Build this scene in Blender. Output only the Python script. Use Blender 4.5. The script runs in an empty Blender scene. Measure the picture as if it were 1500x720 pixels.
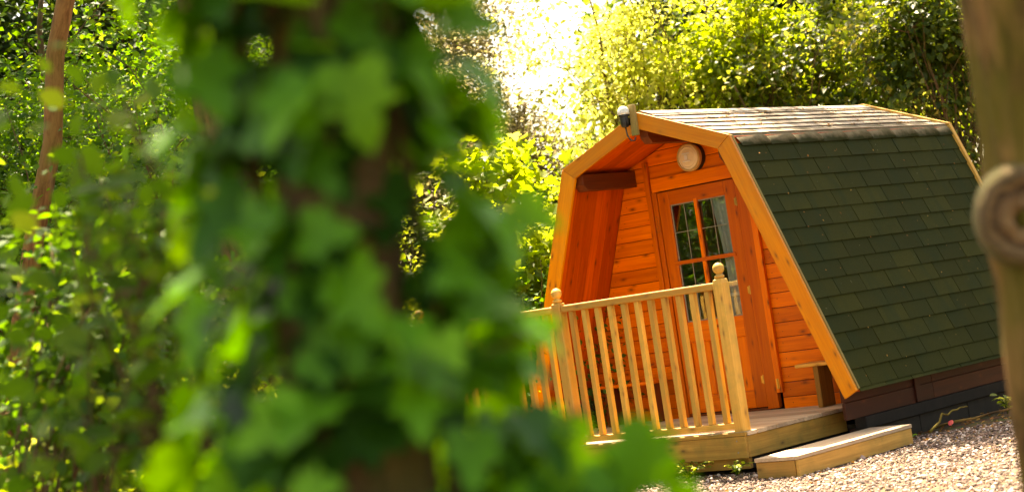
import bpy, math, random
import numpy as np
from math import radians as R
from mathutils import Vector, Matrix

random.seed(7)
RNG = np.random.default_rng(11)
S = bpy.context.scene
COL = S.collection

# ------------------------------------------------------------------ camera
F = 2782.0066
CAM = np.array([8.8318, -11.7131, 1.0067])
YAW, PITCH, ROLL = -0.7210451, 0.0376889, -0.1470713
cy, sy, cp, sp = math.cos(YAW), math.sin(YAW), math.cos(PITCH), math.sin(PITCH)
FWD = np.array([sy * cp, cy * cp, sp])
_r = np.array([cy, -sy, 0.0])
_u = np.cross(_r, FWD)
RGT = math.cos(ROLL) * _r + math.sin(ROLL) * _u
UPV = -math.sin(ROLL) * _r + math.cos(ROLL) * _u


def look(px, D, py=360.0):
    """world point seen at photo pixel (px, py), D metres in front of the camera"""
    return CAM + D * (FWD + RGT * (px - 750) / F - UPV * (py - 360) / F)


def stand(px, D, z=-0.28):
    """ground position at depth D whose foot line runs through column px at eye level"""
    p = CAM + D * (FWD + RGT * (px - 750) / F)
    return np.array([p[0], p[1], z])


cam = bpy.data.cameras.new('camera')
co = bpy.data.objects.new('camera', cam)
COL.objects.link(co)
S.camera = co
cam.sensor_width = 36
cam.sensor_fit = 'HORIZONTAL'
cam.lens = F / 1500 * 36
cam.clip_start, cam.clip_end = 0.05, 600
cam.dof.use_dof = True
cam.dof.focus_distance = 14.2
cam.dof.aperture_fstop = 2.2
co.matrix_world = Matrix(((RGT[0], UPV[0], -FWD[0], CAM[0]), (RGT[1], UPV[1], -FWD[1], CAM[1]),
                          (RGT[2], UPV[2], -FWD[2], CAM[2]), (0, 0, 0, 1)))

# ------------------------------------------------------------------ light
SUN_EL = R(62.9)
SUN_DIR = np.array([-0.763, 0.646])            # horizontally towards the sun
SUN_DIR = SUN_DIR / np.hypot(*SUN_DIR)
w = bpy.data.worlds.new('World')
S.world = w
w.use_nodes = True
nt = w.node_tree
sky = nt.nodes.new('ShaderNodeTexSky')
sky.sky_type = 'NISHITA'
sky.sun_disc = False
sky.sun_elevation = SUN_EL
sky.sun_rotation = math.atan2(SUN_DIR[0], SUN_DIR[1])
sky.dust_density = 3.0
sky.air_density = 1.0
sky.ozone_density = 0.0
bg = nt.nodes['Background']
bg.inputs['Strength'].default_value = 0.08
nt.links.new(sky.outputs[0], bg.inputs[0])
sl = bpy.data.lights.new('sun', 'SUN')
sl.energy = 5.0
sl.angle = R(0.55)
sl.color = (1.0, 0.965, 0.90)
so = bpy.data.objects.new('sun', sl)
COL.objects.link(so)
sv = Vector((SUN_DIR[0] * math.cos(SUN_EL), SUN_DIR[1] * math.cos(SUN_EL), math.sin(SUN_EL)))
so.rotation_euler = sv.to_track_quat('Z', 'Y').to_euler()
so.location = (-8, 6, 20)
vs = S.view_settings
vs.view_transform = 'Standard'
vs.look = 'None'
vs.gamma = 1
vs.exposure = 2.78
vs.use_curve_mapping = False
vs.use_white_balance = True
vs.white_balance_temperature = 9400
vs.white_balance_tint = 10
S.cycles.use_denoising = True
S.cycles.max_bounces = 8
S.cycles.transparent_max_bounces = 12
S.cycles.transmission_bounces = 6
S.cycles.diffuse_bounces = 5
S.cycles.sample_clamp_indirect = 8


# ------------------------------------------------------------------ materials
def new_mat(name):
    m = bpy.data.materials.new(name)
    m.use_nodes = True
    t = m.node_tree
    return m, t, t.nodes['Principled BSDF'], t.nodes['Material Output']


def N(t, kind, **kw):
    n = t.nodes.new(kind)
    for k, v in kw.items():
        if hasattr(n, k) and k not in ('Scale', 'Detail', 'Roughness'):
            setattr(n, k, v)
        else:
            n.inputs[k].default_value = v
    return n


def ramp(t, stops, src):
    n = t.nodes.new('ShaderNodeValToRGB')
    el = n.color_ramp.elements
    while len(el) < len(stops):
        el.new(0.5)
    for e, (p, c) in zip(el, stops):
        e.position = p
        e.color = (*c, 1) if len(c) == 3 else c
    t.links.new(src, n.inputs[0])
    return n.outputs[0]


def mixc(t, fac, a, b, mode='MIX'):
    n = t.nodes.new('ShaderNodeMix')
    n.data_type = 'RGBA'
    n.blend_type = mode
    for s, v in ((n.inputs[0], fac), (n.inputs[6], a), (n.inputs[7], b)):
        if hasattr(v, 'links') or hasattr(v, 'is_linked'):
            t.links.new(v, s)
        elif isinstance(v, (int, float)):
            s.default_value = v
        else:
            s.default_value = (*v, 1)
    return n.outputs[2]


def mathn(t, op, a, b=None):
    n = t.nodes.new('ShaderNodeMath')
    n.operation = op
    for i, v in enumerate((a, b)):
        if v is None:
            continue
        if isinstance(v, (int, float)):
            n.inputs[i].default_value = v
        else:
            t.links.new(v, n.inputs[i])
    return n.outputs[0]


def noise(t, vec, scale, detail=4, rough=0.55, dist=0.0):
    n = t.nodes.new('ShaderNodeTexNoise')
    n.inputs['Scale'].default_value = scale
    n.inputs['Detail'].default_value = detail
    n.inputs['Roughness'].default_value = rough
    n.inputs['Distortion'].default_value = dist
    if vec is not None:
        t.links.new(vec, n.inputs['Vector'])
    return n.outputs[0]


def mapping(t, vec, scale):
    n = t.nodes.new('ShaderNodeMapping')
    n.inputs['Scale'].default_value = scale
    t.links.new(vec, n.inputs['Vector'])
    return n.outputs[0]


def attr(t, name):
    n = t.nodes.new('ShaderNodeAttribute')
    n.attribute_name = name
    return n


def bump(t, bsdf, h, strength, dist=0.01):
    n = t.nodes.new('ShaderNodeBump')
    n.inputs['Strength'].default_value = strength
    n.inputs['Distance'].default_value = dist
    t.links.new(h, n.inputs['Height'])
    t.links.new(n.outputs[0], bsdf.inputs['Normal'])


def geo_pos(t):
    return t.nodes.new('ShaderNodeNewGeometry').outputs['Position']


def wood(name, light, dark, knot=(0.10, 0.025, 0.005), rough=0.5, knots=1.0, algae=0.0, algae_col=(0.10, 0.11, 0.02),
         grime=0.25, spec=0.35):
    m, t, b, o = new_mat(name)
    wc = attr(t, 'wc').outputs['Vector']
    rnd = attr(t, 'rnd').outputs['Fac']
    g1 = noise(t, mapping(t, wc, (1.3, 22, 22)), 1.0, 5, 0.6, 0.6)
    g2 = noise(t, mapping(t, wc, (3.5, 120, 120)), 1.0, 3, 0.6)
    g = mathn(t, 'ADD', mathn(t, 'MULTIPLY', g1, 0.7), mathn(t, 'MULTIPLY', g2, 0.3))
    c = ramp(t, [(0.30, dark), (0.62, light)], g)
    tint = ramp(t, [(0.0, (0.66, 0.60, 0.56)), (1.0, (1.14, 1.16, 1.18))], rnd)
    c = mixc(t, 1.0, c, tint, 'MULTIPLY')
    blot = noise(t, wc, 2.6, 3)
    c = mixc(t, mathn(t, 'MULTIPLY', ramp(t, [(0.45, (0, 0, 0)), (0.75, (1, 1, 1))], blot), grime), c, dark)
    if knots:
        vo = t.nodes.new('ShaderNodeTexVoronoi')
        vo.voronoi_dimensions = '2D'
        vo.inputs['Scale'].default_value = 1.0
        t.links.new(mapping(t, wc, (3.6, 11.0, 1)), vo.inputs['Vector'])
        k = ramp(t, [(0.03, (1, 1, 1)), (0.09, (0.4, 0.4, 0.4)), (0.19, (0, 0, 0))], vo.outputs['Distance'])
        sel = ramp(t, [(0.44, (0, 0, 0)), (0.54, (1, 1, 1))], noise(t, vo.outputs['Position'], 3.1, 0))
        c = mixc(t, mathn(t, 'MULTIPLY', mathn(t, 'MULTIPLY', k, sel), 0.85 * knots), c, knot)
    if algae:
        an = noise(t, geo_pos(t), 7.0, 5, 0.65)
        an2 = noise(t, geo_pos(t), 1.6, 2)
        a = mathn(t, 'MULTIPLY', ramp(t, [(0.42, (0, 0, 0)), (0.68, (1, 1, 1))], an),
                  ramp(t, [(0.35, (0, 0, 0)), (0.6, (1, 1, 1))], an2))
        c = mixc(t, mathn(t, 'MULTIPLY', a, algae), c, algae_col)
    t.links.new(c, b.inputs['Base Color'])
    b.inputs['Roughness'].default_value = rough
    b.inputs['Specular IOR Level'].default_value = spec
    bump(t, b, g, 0.35, 0.004)
    return m


def plain(name, col, rough=0.5, metal=0.0, var=0.25, scale=18.0, bmp=0.0, spec=0.4):
    m, t, b, o = new_mat(name)
    n = noise(t, geo_pos(t), scale, 5, 0.6)
    c = ramp(t, [(0.25, tuple(x * (1 - var) for x in col)), (0.75, tuple(min(1, x * (1 + var)) for x in col))], n)
    t.links.new(c, b.inputs['Base Color'])
    b.inputs['Roughness'].default_value = rough
    b.inputs['Metallic'].default_value = metal
    b.inputs['Specular IOR Level'].default_value = spec
    if bmp:
        bump(t, b, n, bmp, 0.01)
    return m


def leafmat(name, stops, trans, tmix=0.5, rough=0.45, spec=0.35, gain=1.0):
    """stops: diffuse colour ramp over the per-leaf random value; trans: ramp for light shining through"""
    m, t, b, o = new_mat(name)
    rnd = attr(t, 'rnd').outputs['Fac']
    vein = noise(t, geo_pos(t), 40, 2)
    c = ramp(t, stops, rnd)
    c = mixc(t, 1.0, c, ramp(t, [(0.3, (0.82, 0.82, 0.82)), (0.7, (1.15, 1.15, 1.15))], vein), 'MULTIPLY')
    t.links.new(c, b.inputs['Base Color'])
    b.inputs['Roughness'].default_value = rough
    b.inputs['Specular IOR Level'].default_value = spec
    tr = t.nodes.new('ShaderNodeBsdfTranslucent')
    t.links.new(ramp(t, trans, rnd), tr.inputs['Color'])
    mx = t.nodes.new('ShaderNodeMixShader')
    mx.inputs[0].default_value = tmix
    t.links.new(b.outputs[0], mx.inputs[1])
    t.links.new(tr.outputs[0], mx.inputs[2])
    t.links.new(mx.outputs[0], o.inputs['Surface'])
    return m


def shingle(name, base, alt, stain, spec=0.12, rough=0.85, overlay_col=None):
    m, t, b, o = new_mat(name)
    wc = attr(t, 'wc').outputs['Vector']
    rnd = attr(t, 'rnd').outputs['Fac']
    gr = noise(t, wc, 260, 2, 0.7)
    bl = noise(t, geo_pos(t), 3.2, 4, 0.6)
    c = mixc(t, rnd, base, alt)
    c = mixc(t, 1.0, c, ramp(t, [(0.3, (0.55, 0.55, 0.55)), (0.7, (1.45, 1.45, 1.45))], gr), 'MULTIPLY')
    c = mixc(t, mathn(t, 'MULTIPLY', ramp(t, [(0.5, (0, 0, 0)), (0.72, (1, 1, 1))], bl), 0.6), c, stain)
    sp_ = noise(t, mapping(t, wc, (30, 30, 30)), 1.0, 2)
    c = mixc(t, ramp(t, [(0.76, (0, 0, 0)), (0.80, (1, 1, 1))], sp_), c, (0.28, 0.25, 0.16))
    st_ = noise(t, mapping(t, geo_pos(t), (3, 5.5, 0.8)), 1.0, 4, 0.6)
    c = mixc(t, mathn(t, 'MULTIPLY', ramp(t, [(0.52, (0, 0, 0)), (0.7, (1, 1, 1))], st_), 0.55), c, stain)
    if overlay_col:  # second colour takes over below a ragged line at knee height
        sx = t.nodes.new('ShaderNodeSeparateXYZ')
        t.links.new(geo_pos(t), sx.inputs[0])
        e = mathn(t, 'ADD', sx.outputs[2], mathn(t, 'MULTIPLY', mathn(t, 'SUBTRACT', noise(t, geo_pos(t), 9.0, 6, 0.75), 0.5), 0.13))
        c = mixc(t, ramp(t, [(0.0, (1, 1, 1)), (1.0, (0, 0, 0))], mathn(t, 'MULTIPLY', mathn(t, 'SUBTRACT', e, 2.048), 16.0)), c, overlay_col)
    t.links.new(c, b.inputs['Base Color'])
    b.inputs['Roughness'].default_value = rough
    b.inputs['Specular IOR Level'].default_value = spec
    bump(t, b, gr, 0.5, 0.003)
    return m


M = {}
M['stain'] = wood('orange_stained_pine', (0.82, 0.190, 0.008), (0.56, 0.090, 0.003), knot=(0.13, 0.022, 0.004), rough=0.42)
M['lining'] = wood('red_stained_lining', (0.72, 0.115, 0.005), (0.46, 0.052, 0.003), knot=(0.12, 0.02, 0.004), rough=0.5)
M['barge'] = wood('honey_bargeboard', (0.80, 0.29, 0.014), (0.58, 0.17, 0.008), knot=(0.16, 0.045, 0.008), rough=0.45,
                  algae=0.25, algae_col=(0.35, 0.22, 0.04))
M['edge'] = wood('mossy_board_edge', (0.42, 0.30, 0.10), (0.16, 0.13, 0.04), rough=0.8, algae=0.8, algae_col=(0.12, 0.14, 0.03))
M['beam'] = wood('dark_beam', (0.20, 0.045, 0.006), (0.11, 0.022, 0.004), rough=0.6)
M['rail'] = wood('pale_railing_pine', (0.72, 0.40, 0.085), (0.54, 0.26, 0.045), knot=(0.22, 0.10, 0.03), rough=0.6,
                 knots=0.9, algae=0.55, algae_col=(0.34, 0.27, 0.06))
M['fascia'] = wood('deck_fascia', (0.46, 0.25, 0.05), (0.26, 0.13, 0.022), knot=(0.10, 0.05, 0.015), rough=0.7, algae=0.8,
                   algae_col=(0.14, 0.13, 0.03))
M['deck'] = wood('grey_deck', (0.56, 0.42, 0.28), (0.36, 0.25, 0.16), knot=(0.2, 0.14, 0.09), rough=0.8, knots=0.4)
M['step'] = wood('step_board', (0.60, 0.33, 0.08), (0.36, 0.18, 0.04), rough=0.7, algae=0.5, algae_col=(0.2, 0.16, 0.04))
M['redwall'] = wood('dark_red_wall', (0.065, 0.011, 0.002), (0.033, 0.006, 0.0015), rough=0.6)
M['bearer'] = plain('black_bearer', (0.013, 0.009, 0.006), 0.85, var=0.5, scale=9, bmp=0.4)
M['block'] = plain('grey_footing', (0.026, 0.018, 0.011), 0.9, var=0.4, scale=7, bmp=0.4)
M['roof'] = shingle('green_shingle', (0.018, 0.022, 0.0022), (0.030, 0.033, 0.004), (0.011, 0.022, 0.006))
M['roof_top'] = shingle('bleached_shingle', (0.25, 0.195, 0.14), (0.35, 0.285, 0.22), (0.17, 0.13, 0.09), 0.4, 0.65)
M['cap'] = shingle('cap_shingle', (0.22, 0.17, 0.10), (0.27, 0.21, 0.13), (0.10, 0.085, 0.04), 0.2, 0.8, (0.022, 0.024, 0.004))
M['black'] = plain('black_plastic', (0.02, 0.018, 0.016), 0.4)
M['cream'] = plain('cream_plastic', (0.74, 0.62, 0.42), 0.35, var=0.06)
M['tan'] = plain('tan_rim', (0.50, 0.34, 0.13), 0.4, var=0.15)
M['brass'] = plain('brass', (0.55, 0.36, 0.10), 0.35, metal=0.9)
M['lead'] = plain('glazing_lead', (0.26, 0.23, 0.17), 0.5, var=0.1)
M['white'] = plain('white_paint', (0.75, 0.74, 0.72), 0.5, var=0.05)
M['soil'] = None

m, t, b, o = new_mat('window_glass')
gl = t.nodes.new('ShaderNodeBsdfGlossy')
gl.inputs['Roughness'].default_value = 0.02
tp = t.nodes.new('ShaderNodeBsdfTransparent')
tp.inputs['Color'].default_value = (0.90, 0.93, 0.90, 1)
fr = t.nodes.new('ShaderNodeFresnel')
fr.inputs['IOR'].default_value = 1.55
bn = t.nodes.new('ShaderNodeBump')
bn.inputs['Strength'].default_value = 0.05
bn.inputs['Distance'].default_value = 0.02
t.links.new(noise(t, geo_pos(t), 5.0, 1), bn.inputs['Height'])
t.links.new(bn.outputs[0], gl.inputs['Normal'])
mx = t.nodes.new('ShaderNodeMixShader')
t.links.new(mathn(t, 'MULTIPLY', fr.outputs[0], 1.5), mx.inputs[0])
t.links.new(tp.outputs[0], mx.inputs[1])
t.links.new(gl.outputs[0], mx.inputs[2])
t.links.new(mx.outputs[0], o.inputs['Surface'])
M['glass'] = m

m, t, b, o = new_mat('clear_dome')
b.inputs['Base Color'].default_value = (0.85, 0.85, 0.83, 1)
b.inputs['Roughness'].default_value = 0.12
b.inputs['Transmission Weight'].default_value = 0.35
M['dome'] = m

m, t, b, o = new_mat('curtain_cloth')
t.links.new(ramp(t, [(0.3, (0.66, 0.65, 0.63)), (0.7, (0.80, 0.79, 0.77))], noise(t, geo_pos(t), 25, 3)), b.inputs['Base Color'])
b.inputs['Roughness'].default_value = 0.9
tr = t.nodes.new('ShaderNodeBsdfTranslucent')
tr.inputs['Color'].default_value = (0.75, 0.74, 0.72, 1)
mx = t.nodes.new('ShaderNodeMixShader')
mx.inputs[0].default_value = 0.3
t.links.new(b.outputs[0], mx.inputs[1])
t.links.new(tr.outputs[0], mx.inputs[2])
t.links.new(mx.outputs[0], o.inputs['Surface'])
M['curtain'] = m


def groundmat(name, stops, scale, bstr=0.6):
    m, t, b, o = new_mat(name)
    p = geo_pos(t)
    v = t.nodes.new('ShaderNodeTexVoronoi')
    v.inputs['Scale'].default_value = scale
    t.links.new(p, v.inputs['Vector'])
    n1 = noise(t, p, scale * 0.5, 6, 0.7)
    n2 = noise(t, p, 1.1, 4, 0.6)
    f = mathn(t, 'ADD', mathn(t, 'MULTIPLY', n1, 0.55), mathn(t, 'MULTIPLY', n2, 0.45))
    c = ramp(t, stops, f)
    c = mixc(t, 0.35, c, v.outputs['Color'], 'SOFT_LIGHT')
    t.links.new(c, b.inputs['Base Color'])
    b.inputs['Roughness'].default_value = 0.95
    b.inputs['Specular IOR Level'].default_value = 0.15
    bump(t, b, mathn(t, 'ADD', v.outputs['Distance'], n1), bstr, 0.03)
    return m


M['soil'] = groundmat('woodland_soil', [(0.35, (0.035, 0.022, 0.012)), (0.5, (0.085, 0.055, 0.028)), (0.65, (0.06, 0.075, 0.022))], 22)
M['gravel'] = groundmat('gravel_bed', [(0.35, (0.07, 0.045, 0.03)), (0.6, (0.20, 0.135, 0.095))], 55)
m, t, b, o = new_mat('pebble')
c = ramp(t, [(0.0, (0.03, 0.017, 0.012)), (0.3, (0.10, 0.055, 0.036)), (0.55, (0.21, 0.125, 0.088)), (0.8, (0.38, 0.26, 0.21)),
             (1.0, (0.64, 0.53, 0.48))], attr(t, 'rnd').outputs['Fac'])
t.links.new(c, b.inputs['Base Color'])
b.inputs['Roughness'].default_value = 0.8
M['pebble'] = m


def bark(name, a, bcol, overlay_col=(0.10, 0.11, 0.02), mossf=0.6, scale=1.0, bstr=0.8):
    m, t, b, o = new_mat(name)
    wc = attr(t, 'wc').outputs['Vector']
    n1 = noise(t, mapping(t, wc, (7 * scale, 34 * scale, 34 * scale)), 1.0, 6, 0.65, 0.4)
    n2 = noise(t, mapping(t, wc, (2.5, 6, 6)), 1.0, 3)
    n3 = noise(t, mapping(t, wc, (40 * scale, 40 * scale, 40 * scale)), 1.0, 3)
    c = ramp(t, [(0.38, bcol), (0.58, a)], n1)
    c = mixc(t, mathn(t, 'MULTIPLY', ramp(t, [(0.62, (0, 0, 0)), (0.7, (1, 1, 1))], n3), 0.5), c, bcol)
    c = mixc(t, mathn(t, 'MULTIPLY', ramp(t, [(0.42, (0, 0, 0)), (0.62, (1, 1, 1))], n2), mossf), c, overlay_col)
    t.links.new(c, b.inputs['Base Color'])
    b.inputs['Roughness'].default_value = 0.9
    b.inputs['Specular IOR Level'].default_value = 0.2
    bump(t, b, n1, bstr, 0.02)
    return m


M['bark_tan'] = bark('tan_bark', (0.30, 0.145, 0.05), (0.05, 0.024, 0.008), overlay_col=(0.13, 0.105, 0.010), mossf=0.75, scale=0.55)
m, t, b, o = new_mat('knot_wood')
wc = attr(t, 'wc').outputs['Vector']
sx = t.nodes.new('ShaderNodeSeparateXYZ')
t.links.new(wc, sx.inputs[0])
rr_ = mathn(t, 'ADD', sx.outputs[0], mathn(t, 'MULTIPLY', mathn(t, 'SUBTRACT', noise(t, geo_pos(t), 16, 5, 0.65), 0.5), 0.075))
c = ramp(t, [(0.0, (0.012, 0.008, 0.005)), (0.16, (0.02, 0.012, 0.007)), (0.26, (0.26, 0.14, 0.055)), (0.45, (0.16, 0.08, 0.03)), (0.58, (0.06, 0.032, 0.013)),
             (0.66, (0.22, 0.12, 0.045)), (0.80, (0.10, 0.055, 0.02)), (0.9, (0.17, 0.10, 0.035)), (1.0, (0.10, 0.08, 0.015))], mathn(t, 'DIVIDE', rr_, 0.10))
t.links.new(c, b.inputs['Base Color'])
b.inputs['Roughness'].default_value = 0.9
bump(t, b, noise(t, geo_pos(t), 70, 4), 0.6, 0.01)
M['knot'] = m
M['bark_brown'] = bark('brown_bark', (0.17, 0.095, 0.045), (0.06, 0.035, 0.018), mossf=0.4)
M['bark_orange'] = bark('orange_bark', (0.26, 0.125, 0.045), (0.14, 0.06, 0.02), mossf=0.3, bstr=0.3)

G = lambda *a: a
M['ivy'] = leafmat('ivy_leaf', [(0, (0.006, 0.030, 0.004)), (0.35, (0.028, 0.120, 0.008)), (0.7, (0.095, 0.30, 0.012)), (1, (0.16, 0.38, 0.020))],
                   [(0, (0.03, 0.12, 0.004)), (0.5, (0.16, 0.42, 0.008)), (1, (0.32, 0.58, 0.015))], 0.38, 0.48, 0.2)
M['shrub'] = leafmat('shrub_leaf', [(0, (0.020, 0.058, 0.010)), (0.6, (0.045, 0.115, 0.016)), (1, (0.11, 0.19, 0.025))],
                     [(0, (0.07, 0.20, 0.008)), (0.7, (0.18, 0.36, 0.012)), (1, (0.58, 0.66, 0.04))], 0.42, 0.55, 0.15)
M['yellow'] = leafmat('yellow_green_leaf', [(0, (0.05, 0.09, 0.010)), (0.5, (0.12, 0.17, 0.015)), (1, (0.26, 0.27, 0.04))],
                      [(0, (0.22, 0.36, 0.012)), (0.6, (0.52, 0.60, 0.03)), (1, (0.90, 0.82, 0.20))], 0.56, 0.5, 0.3)
M['hedge'] = leafmat('dark_hedge_leaf', [(0, (0.016, 0.040, 0.008)), (0.55, (0.035, 0.072, 0.012)), (0.85, (0.09, 0.12, 0.018)), (1, (0.30, 0.22, 0.06))],
                     [(0, (0.08, 0.15, 0.008)), (0.6, (0.26, 0.34, 0.015)), (1, (0.80, 0.62, 0.12))], 0.48, 0.45, 0.35)
M['glow'] = leafmat('haze_lightened_leaf', [(0, (0.10, 0.14, 0.02)), (0.5, (0.22, 0.26, 0.05)), (1, (0.42, 0.40, 0.14))],  # leaf colours lightened to stand in for haze and backlight
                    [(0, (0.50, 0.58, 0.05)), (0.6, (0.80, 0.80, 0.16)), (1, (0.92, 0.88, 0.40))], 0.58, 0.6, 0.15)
M['blossom'] = leafmat('glare_paled_blossom_leaf', [(0, (0.05, 0.06, 0.015)), (0.5, (0.15, 0.125, 0.055)), (1, (0.42, 0.33, 0.22))],  # blossom tones, paled further to stand in for glare round the sky gap
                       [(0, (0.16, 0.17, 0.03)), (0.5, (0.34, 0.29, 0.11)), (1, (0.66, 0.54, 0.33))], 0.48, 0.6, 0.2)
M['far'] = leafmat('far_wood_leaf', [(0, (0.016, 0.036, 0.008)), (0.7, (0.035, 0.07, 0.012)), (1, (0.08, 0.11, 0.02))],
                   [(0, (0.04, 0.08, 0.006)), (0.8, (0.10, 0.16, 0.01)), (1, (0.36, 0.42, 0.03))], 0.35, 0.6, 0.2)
M['litter'] = leafmat('dry_leaf', [(0, (0.10, 0.04, 0.012)), (0.6, (0.32, 0.13, 0.03)), (1, (0.46, 0.30, 0.08))],
                      [(0, (0.10, 0.04, 0.01)), (1, (0.4, 0.2, 0.04))], 0.3, 0.7, 0.2)


# ------------------------------------------------------------------ mesh building
class MB:
    def __init__(s):
        s.v, s.f, s.wc, s.r, s.n = [], [], [], [], 0

    def add(s, verts, faces, d=(1, 0, 0), rnd=None):
        verts = np.asarray(verts, float)
        d = np.asarray(d, float)
        d = d / np.linalg.norm(d)
        h = np.array([0, 0, 1.0]) if abs(d[2]) < 0.8 else np.array([0, 1.0, 0])
        e = np.cross(h, d)
        e /= np.linalg.norm(e)
        k = np.cross(d, e)
        off = RNG.random(3) * 40
        wc = np.stack([verts @ d, verts @ e + verts @ k * 0.7, verts @ k], 1) + off
        s.v.append(verts)
        s.wc.append(wc)
        s.f += [tuple(i + s.n for i in f) for f in faces]
        s.r += [random.random() if rnd is None else rnd] * len(faces)
        s.n += len(verts)
        return s

    def box(s, a, b, d=None, rnd=None):
        x0, y0, z0 = np.minimum(a, b)
        x1, y1, z1 = np.maximum(a, b)
        v = [(x0, y0, z0), (x1, y0, z0), (x1, y1, z0), (x0, y1, z0), (x0, y0, z1), (x1, y0, z1), (x1, y1, z1), (x0, y1, z1)]
        if d is None:
            d = np.eye(3)[int(np.argmax([x1 - x0, y1 - y0, z1 - z0]))]
        return s.add(v, [(0, 3, 2, 1), (4, 5, 6, 7), (0, 1, 5, 4), (1, 2, 6, 5), (2, 3, 7, 6), (3, 0, 4, 7)], d, rnd)

    def prism(s, poly, y0, y1, d=None, rnd=None):
        """poly of (x, z) extruded along y"""
        n = len(poly)
        area = sum(poly[i][0] * poly[(i + 1) % n][1] - poly[(i + 1) % n][0] * poly[i][1] for i in range(n))
        if area < 0:
            poly = poly[::-1]
        v = [(x, y0, z) for x, z in poly] + [(x, y1, z) for x, z in poly]
        f = [tuple(range(n)), tuple(range(2 * n - 1, n - 1, -1))]
        f += [(i, i + n, (i + 1) % n + n, (i + 1) % n) for i in range(n)]
        return s.add(v, f, d if d is not None else (1, 0, 0), rnd)

    def tube(s, pts, rad, sides=8, rnd=None, cap=True, wob=0.0):
        pts = np.asarray(pts, float)
        rad = np.broadcast_to(np.asarray(rad, float), (len(pts),))
        n = len(pts)
        T = np.gradient(pts, axis=0)
        T /= np.linalg.norm(T, axis=1)[:, None] + 1e-9
        a = np.cross(T[0], [0.31, 0.17, 0.93])
        if np.linalg.norm(a) < 0.1:
            a = np.cross(T[0], [1, 0, 0])
        V, W = [], []
        ln = 0
        off = RNG.random(3) * 30
        for i in range(n):
            a = a - T[i] * (a @ T[i])
            a /= np.linalg.norm(a)
            b = np.cross(T[i], a)
            if i:
                ln += np.linalg.norm(pts[i] - pts[i - 1])
            for k in range(sides):
                th = 2 * math.pi * k / sides
                rr = rad[i] * (1 + wob * math.sin(3 * th + i * 0.7) + wob * (random.random() - 0.5))
                V.append(pts[i] + rr * (math.cos(th) * a + math.sin(th) * b))
                W.append(off + (ln, rad[i] * math.cos(th), rad[i] * math.sin(th)))
        fs = [(i * sides + k, i * sides + (k + 1) % sides, (i + 1) * sides + (k + 1) % sides, (i + 1) * sides + k)
              for i in range(n - 1) for k in range(sides)]
        if cap:
            fs += [tuple(range(sides - 1, -1, -1)), tuple((n - 1) * sides + k for k in range(sides))]
        s.v.append(np.array(V))
        s.wc.append(np.array(W))
        s.f += [tuple(i + s.n for i in f) for f in fs]
        s.r += [random.random() if rnd is None else rnd] * len(fs)
        s.n += len(V)
        return s

    def lathe(s, prof, c, axis='z', sides=24, rnd=None):
        """prof of (radius, height) turned round an axis through c"""
        V = []
        for r_, h in prof:
            for k in range(sides):
                th = 2 * math.pi * k / sides
                p = (r_ * math.cos(th), r_ * math.sin(th), h)
                if axis == '-y':
                    p = (p[0], -p[2], p[1])
                V.append(np.array(c) + p)
        n = len(prof)
        fs = [(i * sides + k, i * sides + (k + 1) % sides, (i + 1) * sides + (k + 1) % sides, (i + 1) * sides + k)
              for i in range(n - 1) for k in range(sides)]
        fs += [tuple(range(sides - 1, -1, -1)), tuple((n - 1) * sides + k for k in range(sides))]
        return s.add(V, fs, (0, 0, 1), rnd)

    def build(s, name, mat, parent=None, bevel=0.0, smooth=False, loc=None):
        v = np.concatenate(s.v)
        me = bpy.data.meshes.new(name)
        me.from_pydata(v.tolist(), [], s.f)
        a = me.attributes.new('wc', 'FLOAT_VECTOR', 'POINT')
        a.data.foreach_set('vector', np.concatenate(s.wc).astype(np.float32).ravel())
        a = me.attributes.new('rnd', 'FLOAT', 'FACE')
        a.data.foreach_set('value', np.array(s.r, np.float32))
        me.materials.append(mat)
        return link(name, me, parent, bevel, smooth)


def link(name, me, parent=None, bevel=0.0, smooth=False):
    o = bpy.data.objects.new(name, me)
    COL.objects.link(o)
    if parent is not None:
        o.parent = parent
        if parent.type == 'EMPTY':
            o.matrix_parent_inverse = Matrix.Translation(-parent.location)
    if bevel:
        md = o.modifiers.new('bevel', 'BEVEL')
        md.width = bevel
        md.segments = 2
        md.limit_method = 'ANGLE'
        md.angle_limit = R(40)
        md.harden_normals = False
    if smooth:
        me.polygons.foreach_set('use_smooth', [True] * len(me.polygons))
    return o


def tag(o, label, cat, group=None, kind=None):
    if label:
        o['label'] = label
    if cat:
        o['category'] = cat
    if group:
        o['group'] = group
    if kind:
        o['kind'] = kind
    return o


def thing(name, label, cat, loc, group=None):
    o = bpy.data.objects.new(name, None)
    COL.objects.link(o)
    o.location = tuple(float(x) for x in loc)
    o.empty_display_size = 0.2
    return tag(o, label, cat, group)


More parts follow.
